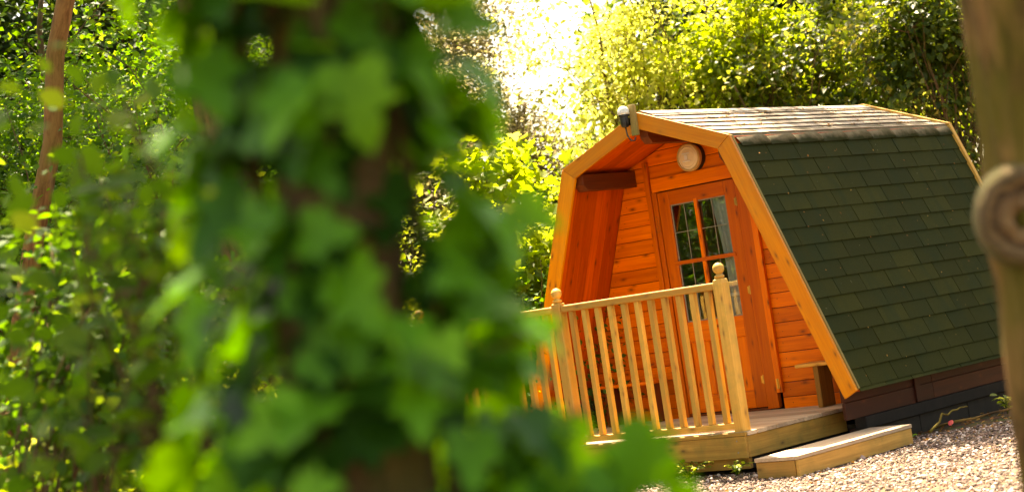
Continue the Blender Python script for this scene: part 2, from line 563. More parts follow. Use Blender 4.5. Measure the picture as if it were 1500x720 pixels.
# leaf templates: outline in (across, along), unit length
def leaf_tpl(kind):
    if kind == 'small':                                   # folded diamond, two triangles
        v = np.array([(0, 0, 0), (0.33, 0.45, 0.10), (0, 1, -0.06), (-0.33, 0.45, 0.10)])
        return v, [(0, 1, 2), (0, 2, 3)]
    if kind == 'oval':
        v = np.array([(0, 0, 0), (0.26, 0.22, 0.07), (0.34, 0.5, 0.09), (0.2, 0.8, 0.04), (0, 1, -0.08), (-0.2, 0.8, 0.04),
                      (-0.34, 0.5, 0.09), (-0.26, 0.22, 0.07), (0, 0.35, 0.0), (0, 0.7, -0.01)])
        return v, [(0, 1, 8), (1, 2, 8), (2, 9, 8), (2, 3, 9), (3, 4, 9), (4, 5, 9), (5, 6, 9), (6, 8, 9), (6, 7, 8), (7, 0, 8)]
    if kind == 'ivy':                                     # five lobes, cupped
        half = [(0.10, -0.10), (0.32, -0.12), (0.46, 0.10), (0.34, 0.24), (0.50, 0.46), (0.27, 0.50), (0.20, 0.72), (0.10, 0.88)]
        out = [(0, 0.0)] + half + [(0, 1.0)] + [(-x, y) for x, y in half[::-1]]
        z = lambda x, y: 0.22 * abs(x) - 0.30 * (y - 0.35) ** 2 * (1 if y > 0.35 else 0.5)
        v = [(x, y, z(x, y)) for x, y in out] + [(0, 0.3, -0.03), (0, 0.62, -0.03)]
        n = len(out)
        c1, c2 = n, n + 1
        f = []
        for i in range(n):
            j = (i + 1) % n
            c = c2 if (out[i][1] + out[j][1]) / 2 > 0.47 else c1
            f.append((i, j, c))
        f += [(5, c2, c1), (c2, n - 5, c1)]
        return np.array(v), f


TPL = {k: leaf_tpl(k) for k in ('small', 'oval', 'ivy')}


def unit(a):
    return a / (np.linalg.norm(a, axis=-1, keepdims=True) + 1e-9)


def leaves(name, mat, pos, nrm, along, size, kind='small', parent=None, rnd=None, smooth=False):
    tv, tf = TPL[kind]
    pos = np.asarray(pos)
    n = len(pos)
    nrm = unit(nrm)
    al = along - nrm * np.sum(along * nrm, 1, keepdims=True)
    al = unit(al)
    ac = np.cross(al, nrm)
    size = np.broadcast_to(size, (n,))[:, None, None]
    V = pos[:, None, :] + size * (tv[None, :, 0:1] * ac[:, None, :] + tv[None, :, 1:2] * al[:, None, :] + tv[None, :, 2:3] * nrm[:, None, :])
    k = len(tv)
    tf = np.array(tf)
    Fc = (np.arange(n)[:, None, None] * k + tf[None]).reshape(-1)
    nf = n * len(tf)
    me = bpy.data.meshes.new(name)
    me.vertices.add(n * k)
    me.vertices.foreach_set('co', V.astype(np.float32).ravel())
    me.loops.add(nf * 3)
    me.loops.foreach_set('vertex_index', Fc.astype(np.int32))
    me.polygons.add(nf)
    me.polygons.foreach_set('loop_start', np.arange(0, nf * 3, 3, dtype=np.int32))
    if smooth:
        me.polygons.foreach_set('use_smooth', np.ones(nf, bool))
    me.update(calc_edges=True)
    if rnd is None:
        rnd = RNG.random(n)
    a = me.attributes.new('rnd', 'FLOAT', 'FACE')
    a.data.foreach_set('value', np.repeat(rnd, len(tf)).astype(np.float32))
    me.materials.append(mat)
    return link(name, me, parent)


def bez(a, b, bow, n=6, jit=0.0):
    a, b, bow = np.asarray(a, float), np.asarray(b, float), np.asarray(bow, float)
    ts = np.linspace(0, 1, n)[:, None]
    p = a + (b - a) * ts + bow * (4 * ts * (1 - ts))
    if jit:
        p[1:-1] += RNG.normal(0, jit, (n - 2, 3))
    return p


def tree(name, label, cat, base, height, crown_c, crown_r, clumps, nleaf, lsize, mat, barkm, trunk_r=0.1, sigma=0.38, group=None,
         kind='small', lean=(0, 0), up=0.55, shell=0.55, part='crown', trunk_part='trunk', multi=1, flat=0.6, cuts=(), seed=None,
         twigs=2):
    """trunk(s) with a limb to every leaf clump; clumps spread unevenly through an ellipsoid"""
    global RNG
    keep = RNG
    if seed is not None:
        RNG = np.random.default_rng(seed)
        random.seed(seed)
    base = np.asarray(base, float)
    root = thing(name, label, cat, base, group)
    cc, cr = np.asarray(crown_c, float), np.asarray(crown_r, float)
    mb = MB()
    top = base + np.array([lean[0], lean[1], height])
    trunks = []
    for k in range(multi):
        off = np.array([0, 0, 0]) if multi == 1 else np.append(RNG.normal(0, 0.12, 2), 0)
        tp_ = top if multi == 1 else np.array([cc[0], cc[1], top[2]]) + np.append(RNG.normal(0, 0.4, 2) * cr[:2], -RNG.random() * 0.35 * height)
        p = bez(base + off - (0, 0, 0.15), tp_, np.append(RNG.normal(0, 0.05 * height, 2), 0), 9, 0.012 * height)
        rr = trunk_r * (1 - 0.8 * np.linspace(0, 1, 9)) * (1 if multi == 1 else 0.6 + 0.4 * RNG.random())
        rr[0] *= 1.35
        mb.tube(p, rr, 10, wob=0.05)
        trunks.append(p)
    C = []
    g = RNG.normal(0, 1, 3) * 3
    while len(C) < clumps:
        d = unit(RNG.normal(0, 1, 3)) * (shell + (1 - shell) * RNG.random()) * (0.75 + 0.35 * math.sin(g[0] + 3 * RNG.random()))
        c = cc + d * cr
        if c[2] < base[2] + 0.15:
            continue
        if any(np.linalg.norm((c - np.asarray(k[0])) / np.asarray(k[1])) < 1 for k in cuts):
            continue
        C.append(c)
    C = np.array(C)
    for c in C:
        p = trunks[RNG.integers(len(trunks))]
        hz = np.clip((c[2] - base[2]) / height * 0.75 - 0.1 * RNG.random(), 0.08, 0.97)
        i = hz * 8
        i0 = min(int(i), 7)
        s_ = p[i0] + (p[i0 + 1] - p[i0]) * (i - i0)
        L = np.linalg.norm(c - s_)
        q = bez(s_, c, np.array([0, 0, 0.08 * L]) + RNG.normal(0, 0.05, 3) * L, 6, 0.02 * L)
        mb.tube(q, np.linspace(max(0.006, trunk_r * 0.28 * (1 - 0.6 * hz)), 0.004, 6), 5)
        for _ in range(twigs):
            e = c + RNG.normal(0, sigma * 0.9, 3)
            mb.tube(bez(q[4], e, RNG.normal(0, 0.04, 3), 4), np.linspace(0.006, 0.002, 4), 4)
    mb.build(trunk_part, barkm, root, smooth=True)
    wts = RNG.random(clumps) + 0.4
    wts /= wts.sum()
    idx = RNG.choice(clumps, nleaf, p=wts)
    sg = sigma * (0.6 + 0.8 * RNG.random(clumps))
    rad = RNG.normal(0, 1, (nleaf, 3)) * sg[idx][:, None]
    rad[:, 2] *= flat
    pos = C[idx] + rad
    pos[:, 2] = np.maximum(pos[:, 2], base[2] + 0.03)
    out = unit(pos - cc)
    nrm = np.array([0, 0, up]) + 0.5 * out * (1 - up) + RNG.normal(0, 0.45, (nleaf, 3))
    along = out + rad + RNG.normal(0, 0.6, (nleaf, 3)) - np.array([0, 0, 0.35])
    cl = RNG.random(clumps)
    rnd = np.clip(0.55 * RNG.random(nleaf) + 0.45 * cl[idx], 0, 1)
    leaves(part, mat, pos, nrm, along, lsize * (0.6 + 0.8 * RNG.random(nleaf)), kind, root, rnd)
    RNG = keep
    return root


# ------------------------------------------------------------------ cabin
WK, HK, HA, WB, HB, LEN, D = 0.82, 2.1205, 2.438, 1.570, 0.1376, 3.397, 0.746
GZ = -0.28
CAB = thing('wooden_cabin', 'orange stained timber cabin with a steep green shingle roof and open porch', 'cabin', (0, 1.7, GZ))


def hw(z, t=0.0):
    """half width of the gable outline at height z, inset by t"""
    if z <= HK - 0.02:
        x = WK + (HK - z) * (WB - WK) / (HK - HB) - t * 1.07
    else:
        x = (HA - z) * WK / (HA - HK) - t * 2.76
    return max(0.0, min(x, WK + (HK - z) * (WB - WK) / (HK - HB) - t * 1.07))


def slope_pts(sgn):
    """upper and lower roof lines (x, z): ridge, knee, eave"""
    return [(0, HA), (sgn * WK, HK), (sgn * WB, HB)]


# shell under the shingles
shell = MB()
TI = 0.045
for sg in (1, -1):
    shell.prism([(0, HA - 0.015), (sg * WK, HK - 0.015), (sg * (WK - 0.035), HK - 0.065), (0, HA - 0.065)], 0.05, LEN - 0.04, (sg * WK, 0, HK - HA))
    dx, dz = WB - WK, HB - HK
    shell.prism([(sg * (WK - 0.012), HK - 0.014), (sg * (WB - 0.014), HB), (sg * (WB - 0.062), HB - 0.015), (sg * (WK - 0.052), HK - 0.068)], 0.05, LEN - 0.04,
                (sg * dx, 0, dz))
roof = MB()
roof_top = MB()
cap = MB()


def tab(mb, sgn, a, b, s0, s1, y0, y1, lift0, lift1, th=0.006):
    """one shingle on the plane from a to b, from s0 down to s1 along the slope"""
    a, b = np.array(a, float), np.array(b, float)
    d = (b - a) / np.linalg.norm(b - a)
    n = np.array([-d[1], d[0]]) * (1 if sgn < 0 else -1)
    n = n if n[1] > 0 else -n
    q = lambda s_, l: a + d * s_ + n * l
    p = [q(s0, lift0), q(s1, lift1), q(s1, lift1 + th), q(s0, lift0 + th)]
    p = [(x * 1.0, z) for x, z in p]
    mb.prism(p, y0, y1, (0, 1, 0))


SL = math.hypot(WB - WK, HK - HB)
ST = math.hypot(WK, HA - HK)
EXP, TW = 0.1435, 0.376
for sg in (1, -1):
    roof, roof_top, cap = MB(), MB(), MB()
    K_, E_ = (sg * WK, HK), (sg * WB, HB)
    nrow = int((SL - 0.09) / EXP) + 1
    for i in range(nrow):
        s0 = 0.088 + i * EXP
        s1 = min(s0 + EXP + 0.004, SL + 0.012)
        if i == nrow - 1:
            s1 = SL + 0.012
        y = 0.052 - TW * ((0.02, 0.52)[i % 2]) + random.uniform(-0.008, 0.008)
        while y < LEN - 0.05:
            y0, y1 = max(y + 0.0035, 0.052), min(y + TW - 0.0035, LEN - 0.05)
            if y1 - y0 > 0.02:
                sk = random.uniform(0, 0.004)
                tab(roof, sg, K_, E_, s0 - 0.012, s1, y0, y1, -0.012, -0.005 + sk)
            y += TW
    A_ = (0, HA)
    nt_ = 6
    ex = (ST - 0.02) / nt_
    for i in range(nt_):
        s0 = 0.0 + i * ex
        y = 0.052 - TW * ((0.1, 0.6)[i % 2])
        while y < LEN - 0.05:
            y0, y1 = max(y + 0.003, 0.052), min(y + TW - 0.003, LEN - 0.05)
            if y1 - y0 > 0.02:
                tab(roof_top, sg, A_, K_, max(0.0, s0 - 0.012), s0 + ex + 0.003, y0, y1, -0.013, -0.001 + random.uniform(0, 0.004), 0.007)
            y += TW
    # rounded cap shingles over the knee
    ud = np.array([WK, HK - HA]) / ST
    ld = np.array([WB - WK, HB - HK]) / SL
    cxz = []
    P0 = np.array([WK, HK]) - ud * 0.095
    P1 = np.array([WK, HK]) + np.array([0.004, 0.004])
    P2 = np.array([WK, HK]) + ld * 0.100
    for u_ in np.linspace(0, 1, 9):
        cxz.append((1 - u_) ** 2 * P0 + 2 * u_ * (1 - u_) * P1 + u_ ** 2 * P2)
    cxz = np.array(cxz)
    y = 0.06
    k = 0
    while y < LEN - 0.06:
        y1 = min(y + TW * 0.99, LEN - 0.05)
        cc = cxz.copy()
        nn = np.array([0.72, 0.69])
        V, Fc = [], []
        for yy, lf in ((y - 0.004, 0.003), (y1 + 0.012, 0.0095)):
            for j, p in enumerate(cc):
                slant = 0.05 * (j / 8.0)
                V.append((sg * (p[0] + nn[0] * lf), yy + slant * (1 if yy < LEN - 0.3 else 0), p[1] + nn[1] * lf))
        for yy, lf in ((y1 + 0.012, 0.0035),):
            for j, p in enumerate(cc):
                V.append((sg * (p[0] + nn[0] * lf), yy + 0.05 * (j / 8.0) * (1 if yy < LEN - 0.3 else 0), p[1] + nn[1] * lf))
        for j in range(8):
            Fc.append((j, j + 9, j + 10, j + 1) if sg < 0 else (j, j + 1, j + 10, j + 9))
            Fc.append((j + 9, j + 18, j + 19, j + 10))
        cap.add(V, Fc, (0, 1, 0))
        y += TW
    RF = roof.build('roof', M['roof'], CAB)
    RF['label'] = 'dark green shingle roof slope'
    o = roof_top.build('upper_roof', M['roof_top'], CAB)
    o['label'] = 'sun bleached upper roof shingles'
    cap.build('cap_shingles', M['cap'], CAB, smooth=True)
# ridge cap
roof_top = MB()
for k in range(9):
    y0 = 0.052 + k * 0.368
    y1 = min(y0 + 0.375, LEN - 0.05)
    for sg in (1, -1):
        roof_top.prism([(0, HA + 0.004), (0, HA + 0.012), (sg * 0.10, HA - 0.026), (sg * 0.10, HA - 0.034)], y0, y1, (0, 1, 0))
roof_top.build('ridge_cap', M['roof_top'], CAB)
shell.build('roof_boards', M['lining'], CAB)

# barge boards at the front, trim at the back
for sg in (-1, 1):
    e1 = np.array([WK, HK - HA]) / ST
    mb = MB().prism([(0, HA), (sg * (WK - 0.002), HK + 0.001), (sg * 0.700, 2.034), (0, 2.306)], 0.0, 0.026, (sg * e1[0], 0, e1[1]))
    mb.build('bargeboard', M['barge'], CAB, bevel=0.003)
    e2 = np.array([WB - WK, HB - HK]) / SL
    mb = MB().prism([(sg * WK, HK - 0.001), (sg * 1.572, 0.140), (sg * 1.463, 0.085), (sg * 0.700, 2.031)], 0.001, 0.027, (sg * e2[0], 0, e2[1]))
    mb.build('bargeboard', M['barge'], CAB, bevel=0.003)
    # mossy under-boards seen edge on
    mb = MB().prism([(sg * (WK + 0.004), HK - 0.006), (sg * 1.576, 0.152), (sg * 1.50, 0.11), (sg * 0.74, 2.07)], 0.029, 0.052, (sg * e2[0], 0, e2[1]))
    mb.build('verge_batten', M['edge'], CAB, bevel=0.002)
    mb = MB().prism([(0, HA - 0.003), (sg * (WK + 0.002), HK - 0.004), (sg * 0.73, 2.06), (0, 2.33)], 0.029, 0.050, (sg * e1[0], 0, e1[1]))
    mb.build('verge_batten', M['edge'], CAB, bevel=0.002)
    # back verge, standing a little proud of the roof
    mb = MB().prism([(0, HA + 0.022), (sg * (WK + 0.014), HK + 0.018), (sg * 0.73, 2.05), (0, 2.33)], LEN - 0.048, LEN, (sg * e1[0], 0, e1[1]))
    mb.build('verge_board', M['rail'], CAB, bevel=0.002)
    mb = MB().prism([(sg * (WK + 0.016), HK + 0.012), (sg * 1.592, 0.140), (sg * 1.48, 0.085), (sg * 0.735, 2.04)], LEN - 0.047, LEN - 0.001, (sg * e2[0], 0, e2[1]))
    mb.build('verge_board', M['rail'], CAB, bevel=0.002)
MB().box((-0.052, -0.030, 2.262), (0.006, -0.001, 2.502)).build('ridge_board', M['edge'], CAB, bevel=0.003)


# purlins showing in the porch (chamfered front ends)
def purlin(x0, x1, z0, z1, ya):
    c = 0.05
    v, f = [], []
    for x in (x0, x1):
        v += [(x, ya, z1), (x, ya, z0 + c), (x, ya + c, z0), (x, D - 0.001, z0), (x, D - 0.001, z1)]
    f = [(0, 1, 2, 3, 4), (9, 8, 7, 6, 5)] + [(i, i + 5, (i + 1) % 5 + 5, (i + 1) % 5) for i in range(5)]
    return MB().add(v, f, (0, 1, 0))


purlin(-0.765, -0.665, 1.925, 2.055, 0.055).build('purlin', M['beam'], CAB, bevel=0.003)
purlin(0.665, 0.765, 1.925, 2.055, 0.055).build('purlin', M['beam'], CAB, bevel=0.003)
purlin(-0.04, 0.04, 2.19, 2.355, 0.055).build('purlin', M['beam'], CAB, bevel=0.003)

# porch lining boards, running down the slopes
for sg in (-1, 1):
    lin = MB()
    y = 0.053
    while y < D - 0.005:
        y1 = min(y + 0.088, D - 0.002)
        t0, t1 = 0.068, 0.080
        e2 = np.array([WB - WK, HB - HK]) / SL
        p = lambda z, t: (sg * hw(z, t), z)
        lin.prism([p(1.99, t0), p(0.13, t0), p(0.13, t1), p(1.99, t1)], y + 0.0012, y1 - 0.0012, (sg * e2[0], 0, e2[1]))
        y += 0.088
    lin.build('side_lining', M['lining'], CAB, bevel=0.002)
    lin = MB()
    y = 0.053
    while y < D - 0.005:
        y1 = min(y + 0.088, D - 0.002)
        e1 = np.array([WK, HK - HA]) / ST
        lin.prism([(0, HA - 0.070), (sg * 0.78, HA - 0.070 - 0.78 * (HA - HK) / WK), (sg * 0.78, HA - 0.082 - 0.78 * (HA - HK) / WK), (0, HA - 0.082)],
                  y + 0.0012, y1 - 0.0012, (sg * e1[0], 0, e1[1]))
        y += 0.088
    lin.build('porch_ceiling', M['lining'], CAB, bevel=0.002)

# front wall of grooved boards round the doorway
fw = MB()
EX = 0.1165
z = -0.03
DX0, DX1, DTOP = -0.505, 0.445, 1.955


def clap(mb, z0, z1, xa, xb, yf):
    """board between two limits given at its lower and upper edge"""
    poly = [(xa[0], z0 + 0.0022), (xb[0], z0 + 0.0022), (xb[1], z1 - 0.0022), (xa[1], z1 - 0.0022)]
    if xb[0] - xa[0] < 0.01 and xb[1] - xa[1] < 0.01:
        return
    mb.prism(poly, yf, yf + 0.024, (1, 0, 0))


while z < HA - 0.09:
    z1 = min(z + EX, HA - 0.085)
    lo, hi = hw(z, 0.081), hw(z1, 0.081)
    if z < 0.21:
        lo, hi = min(lo, 1.386), min(hi, 1.386)
    if z1 <= DTOP + 0.04:
        clap(fw, z, z1, (-lo, -hi), (DX0, DX0), D)
        clap(fw, z, z1, (DX1, DX1), (lo, hi), D)
    else:
        clap(fw, z, z1, (-lo, -hi), (lo, hi), D)
    z += EX
FWO = fw.build('front_wall', M['stain'], CAB, bevel=0.003)
nl_ = MB()
z = -0.03
while z < 1.85:
    for x in (-hw(z + 0.06, 0.081) + 0.05, DX0 - 0.09, DX1 + 0.08, hw(z + 0.06, 0.081) - 0.05):
        nl_.lathe([(0.0032, 0), (0.0032, 0.0015)], (x + random.uniform(-0.01, 0.01), D, z + 0.055 + random.uniform(-0.02, 0.02)), '-y', 8)
    z += EX
o = nl_.build('nail_heads', M['beam'], FWO)
o['kind'] = 'stuff'
# dark backing behind the grooves, round the doorway
bk = MB()
zs = np.linspace(-0.03, HA - 0.09, 14)
for a, b_ in zip(zs[:-1], zs[1:]):
    la, lb = hw(a, 0.07), hw(b_, 0.07)
    if a < 0.21:
        la, lb = min(la, 1.386), min(lb, 1.386)
    if b_ < DTOP:
        bk.prism([(-la, a), (DX0, a), (DX0, b_), (-lb, b_)], D + 0.027, D + 0.05)
        bk.prism([(DX1, a), (la, a), (lb, b_), (DX1, b_)], D + 0.027, D + 0.05)
    else:
        bk.prism([(-la, a), (la, a), (max(lb, 0.001), b_), (-max(lb, 0.001), b_)], D + 0.027, D + 0.05)
bk.build('wall_backing', M['beam'], CAB)
MB().box((-0.512, D - 0.020, 1.852), (0.47, D - 0.002, 1.962)).build('door_head', M['stain'], CAB, bevel=0.003)
MB().box((-0.566, D - 0.034, 0.004), (-0.520, D - 0.001, 2.105)).build('batten', M['stain'], CAB, bevel=0.003)
MB().box((-0.517, D - 0.022, 0.004), (-0.473, D + 0.03, 1.850)).build('door_casing', M['stain'], CAB, bevel=0.003)
MB().box((0.303, D - 0.020, 0.010), (0.408, D + 0.03, 1.850)).build('door_casing', M['stain'], CAB, bevel=0.003)
MB().box((0.414, D - 0.034, 0.130), (0.468, D - 0.002, 1.850)).build('batten', M['stain'], CAB, bevel=0.003)
MB().box((-0.473, D - 0.005, 0.001), (0.303, D + 0.03, 0.020)).build('door_sill', M['beam'], CAB, bevel=0.002)

# number on the casing, cut as a thin outline
fc = bpy.data.curves.new('door_number', 'FONT')
fc.body = '3'
fc.size = 0.165
fc.fill_mode = 'NONE'
fc.offset = 0.006
fc.bevel_depth = 0.0016
fc.materials.append(M['fascia'])
to = bpy.data.objects.new('door_number', fc)
COL.objects.link(to)
to.matrix_world = Matrix.Translation((-0.520, D - 0.0235, 1.532)) @ Matrix.Rotation(R(90), 4, 'X') @ Matrix.Scale(0.62, 4, (1, 0, 0))
dg = bpy.context.evaluated_depsgraph_get()
me = bpy.data.meshes.new_from_object(to.evaluated_get(dg))
mw = to.matrix_world.copy()
bpy.data.objects.remove(to)
me.transform(mw)
o = link('door_number', me, CAB)
o['label'] = 'outlined number 3 on the door casing'

# door
door = MB()
yd = D - 0.012
GX0, GX1, GZ0, GZ1 = -0.358, 0.190, 0.766, 1.728
door.box((-0.468, yd, 0.028), (GX0, yd + 0.04, 1.842))
door.box((GX1, yd, 0.028), (0.297, yd + 0.04, 1.842))
door.box((GX0 + 0.001, yd + 0.001, GZ1), (GX1 - 0.001, yd + 0.039, 1.842))
door.box((GX0 + 0.001, yd + 0.001, 0.60), (GX1 - 0.001, yd + 0.039, GZ0))
door.box((GX0 + 0.001, yd + 0.001, 0.028), (GX1 - 0.001, yd + 0.039, 0.165))
xs = np.linspace(GX0 + 0.002, GX1 - 0.002, 7)
for a, b_ in zip(xs[:-1], xs[1:]):
    door.box((a + 0.001, yd + 0.010, 0.166), (b_ - 0.001, yd + 0.034, 0.599))
DO = door.build('door', M['stain'], CAB, bevel=0.003)
pane = MB().box((GX0 + 0.001, yd + 0.020, GZ0 + 0.001), (GX1 - 0.001, yd + 0.024, GZ1 - 0.001))
pane.build('window_pane', M['glass'], DO)
gb = MB()
xm = -0.098
gb.box((xm - 0.017, yd - 0.006, GZ0 + 0.001), (xm + 0.017, yd + 0.018, GZ1 + 0.018))
gb.build('glazing_bar', M['stain'], DO, bevel=0.004)
gb = MB().box((GX0 - 0.028, yd - 0.010, 1.236), (GX1 + 0.028, yd + 0.014, 1.268))
gb.build('glazing_bar', M['stain'], DO, bevel=0.004)
ld_ = MB()
for x in (-0.228, 0.046):
    ld_.box((x - 0.0028, yd + 0.014, GZ0 + 0.001), (x + 0.0028, yd + 0.019, GZ1 - 0.001))
for z in (1.497, 1.0):
    ld_.box((GX0 + 0.001, yd + 0.0135, z - 0.0028), (GX1 - 0.001, yd + 0.0185, z + 0.0028))
ld_.build('glazing_lead', M['lead'], DO)
be = MB()
for x0, x1, z0, z1 in ((GX0 + 0.001, GX0 + 0.010, GZ0 + 0.001, GZ1 - 0.001), (GX1 - 0.010, GX1 - 0.001, GZ0 + 0.001, GZ1 - 0.001),
                       (GX0 + 0.011, GX1 - 0.011, GZ0 + 0.001, GZ0 + 0.010), (GX0 + 0.011, GX1 - 0.011, GZ1 - 0.010, GZ1 - 0.001)):
    be.box((x0, yd + 0.012, z0), (x1, yd + 0.0195, z1))
be.build('glazing_bead', M['lead'], DO)
for z in (1.66, 0.955, 0.245):
    h = MB().lathe([(0.006, -0.035), (0.006, 0.035)], (0.300, yd - 0.008, z), sides=10)
    h.box((0.276, yd - 0.0045, z - 0.028), (0.297, yd - 0.001, z + 0.028))
    h.build('hinge', M['brass'], DO)
h = MB().lathe([(0.006, -0.04), (0.006, 0.04)], (0.437, D - 0.040, 0.200), sides=10)
h.box((0.425, D - 0.0375, 0.165), (0.452, D - 0.0345, 0.24))
h.build('latch', M['brass'], CAB)

# inside: floor, back wall; outside below the eaves: boards, bearer, footing
MB().box((-1.40, D + 0.06, -0.045), (1.40, LEN - 0.06, -0.005)).build('cabin_floor', M['beam'], CAB)
bw = MB()
z = -0.06
while z < HA - 0.09:
    z1 = min(z + EX, HA - 0.085)
    lo, hi = hw(z, 0.07), hw(z1, 0.07)
    bw.prism([(-lo, z), (lo, z), (max(hi, .001), z1), (-max(hi, .001), z1)], LEN - 0.075, LEN - 0.05)
    z += EX
bw.build('back_wall', M['redwall'], CAB)
for sg in (-1, 1):
    sw = MB()
    x = 1.415
    for z0, z1, dx in ((0.052, 0.20, 0.0), (-0.075, 0.050, 0.004)):
        y = 0.06
        for y1 in (1.35, 2.5, LEN - 0.05):
            sw.box((sg * (x - 0.025 + dx), y + 0.003, z0), (sg * (x + dx), y1 - 0.003, z1), (0, 1, 0))
            y = y1
    sw.box((sg * (x + 0.003), 1.06, -0.07), (sg * (x + 0.022), 1.13, 0.20))
    sw.build('side_wall', M['redwall'], CAB, bevel=0.003)
    MB().box((sg * 1.33, 0.30, -0.165), (sg * 1.432, LEN - 0.03, -0.078), (0, 1, 0)).build('bearer', M['bearer'], CAB, bevel=0.006)
    ft = MB()
    for k in range(4):
        ft.box((sg * 1.24, 0.35 + k * 0.76, GZ - 0.06), (sg * 1.405, 0.35 + k * 0.76 + 0.752, -0.168), (0, 1, 0))
    ft.build('footing', M['block'], CAB, bevel=0.008)
MB().box((-1.33, D + 0.0, -0.165), (1.33, D + 0.09, -0.05)).build('bearer', M['bearer'], CAB)

# ------------------------------------------------------------------ inside the window
cv, cf = [], []
nx, nz = 44, 10
for j in range(nz + 1):
    tz = j / nz
    for i in range(nx + 1):
        tx = i / nx
        z = 0.70 + 1.08 * tz
        xl = 0.03 + 0.06 * math.sin(2.2 * (1 - tz)) * (0.5 + 0.5 * tz) - 0.04 * tz
        x = xl + (0.29 - xl) * tx
        y = D + 0.052 + 0.012 * math.sin(tx * 34 + 1.2 * math.sin(tz * 3)) + 0.004 * math.sin(tx * 80)
        cv.append((x, y, z))
for j in range(nz):
    for i in range(nx):
        a = j * (nx + 1) + i
        cf.append((a, a + 1, a + nx + 2, a + nx + 1))
o = MB().add(cv, cf, (0, 0, 1), 0.5).build('curtain', M['curtain'], smooth=True)
md = o.modifiers.new('solidify', 'SOLIDIFY')
md.thickness = 0.0015
tag(o, 'gathered white net curtain behind the right half of the door glass', 'curtain')
o = MB().box((0.03, D + 0.029, 0.925), (0.255, D + 0.034, 0.952)).build('sash_bar', M['white'], bevel=0.003)
tag(o, 'narrow white bar in front of the net curtain behind the door glass', 'curtain rail')
bp = thing('bed_post', 'pale turned post with a ball top just behind the door glass', 'bed post', (-0.165, D + 0.12, 0.0))
MB().lathe([(0.030, 0.0), (0.030, 0.80), (0.022, 0.84), (0.024, 0.90), (0.014, 0.93), (0.024, 0.945), (0.014, 0.955)], (-0.165, D + 0.12, 0), sides=16).build(
    'shaft', M['rail'], bp, smooth=True)
MB().lathe([(0.004, -0.040)] + [(0.040 * math.sin(a), -0.040 * math.cos(a)) for a in np.linspace(0.3, 2.95, 9)], (-0.165, D + 0.12, 0.992), sides=16).build(
    'finial', M['rail'], bp, smooth=True)

# ------------------------------------------------------------------ wall lamp and ridge lamp
WL = thing('wall_lamp', 'round cream bulkhead lamp above the cabin door', 'wall lamp', (-0.05, D, 2.07))
lc = (-0.050, D - 0.001, 2.072)
MB().lathe([(0.105, 0), (0.112, 0.006), (0.112, 0.052), (0.100, 0.056)], lc, '-y', 40).build('lamp_base', M['black'], WL, smooth=False)
MB().lathe([(0.110, 0.052), (0.114, 0.060), (0.114, 0.085), (0.106, 0.094), (0.098, 0.094), (0.098, 0.080)], lc, '-y', 40).build('rim', M['tan'], WL)
MB().lathe([(0.099, 0.078), (0.097, 0.088), (0.080, 0.098), (0.076, 0.094), (0.060, 0.099), (0.02, 0.102), (0.001, 0.102)], lc, '-y', 40).build('lens', M['cream'], WL)
mb = MB()
for dz in (-0.034, 0.028):
    mb.box((lc[0] - 0.045, lc[1] - 0.108, lc[2] + dz), (lc[0] + 0.03, lc[1] - 0.1035, lc[2] + dz + 0.010))
mb.box((lc[0] - 0.024, lc[1] - 0.1085, lc[2] - 0.018), (lc[0] + 0.006, lc[1] - 0.103, lc[2] + 0.022))
o = mb.build('lens_insert', M['white'], WL, bevel=0.002)

RL = thing('ridge_lamp', 'small black lamp fitting with a clear dome and looped cable on the ridge board', 'lamp', (-0.10, -0.02, 2.30))
px, py_ = -0.075, -0.062
MB().lathe([(0.022, 2.335), (0.030, 2.345), (0.034, 2.372), (0.034, 2.415), (0.043, 2.42), (0.043, 2.434)], (px, py_, 0), sides=20).build('housing', M['black'], RL, smooth=False)
MB().lathe([(0.046, 2.434), (0.048, 2.45), (0.043, 2.474), (0.030, 2.492), (0.012, 2.500), (0.001, 2.501)], (px, py_, 0), sides=24).build('dome', M['dome'], RL, smooth=True)
MB().tube([(px, py_, 2.34), (px + 0.01, py_ - 0.004, 2.27), (px + 0.035, py_, 2.225), (-0.025, -0.037, 2.222), (-0.012, -0.034, 2.25)], 0.006, 8).build('cable', M['black'], RL, smooth=True)
MB().box((px + 0.03, py_ - 0.02, 2.345), (-0.045, -0.031, 2.405)).build('bracket', M['black'], RL, bevel=0.003)

# ------------------------------------------------------------------ deck, step, railing, benches
DK = thing('porch_deck', 'low timber porch deck with grey grooved boards in front of the cabin', 'deck', (-0.3, -0.1, GZ))
DXL, DXR, DYF = -1.86, 1.195, -0.885
db = MB()
y = DYF + 0.0
while y < D - 0.06:
    bwid = min(0.118, D - 0.004 - y)
    prof = []
    nrib = 6
    for k in range(nrib * 4 + 1):
        u_ = k / (nrib * 4)
        prof.append((y + 0.002 + (bwid - 0.004) * u_, -0.0055 * (0.5 - 0.5 * math.cos(2 * math.pi * u_ * nrib)) ** 2))
    xr = DXR + 0.012 + random.uniform(-0.004, 0.004)
    if y > 0.1:
        xl_, xr = -hw(0.0, 0.10), min(xr, hw(0.0, 0.10))
    else:
        xl_ = DXL
    V = []
    for x in (xl_, xr):
        V += [(x, a, b_) for a, b_ in prof] + [(x, prof[-1][0], -0.028), (x, prof[0][0], -0.028)]
    n = len(prof) + 2
    Fc = [tuple(range(n - 1, -1, -1)), tuple(range(n, 2 * n))] + [(i, (i + 1) % n, (i + 1) % n + n, i + n) for i in range(n)]
    db.add(V, Fc, (1, 0, 0))
    y += 0.120
db.build('deck_boards', M['deck'], DK)
MB().box((DXL, DYF - 0.026, -0.182), (DXR + 0.001, DYF - 0.002, -0.030)).build('fascia', M['fascia'], DK, bevel=0.003)
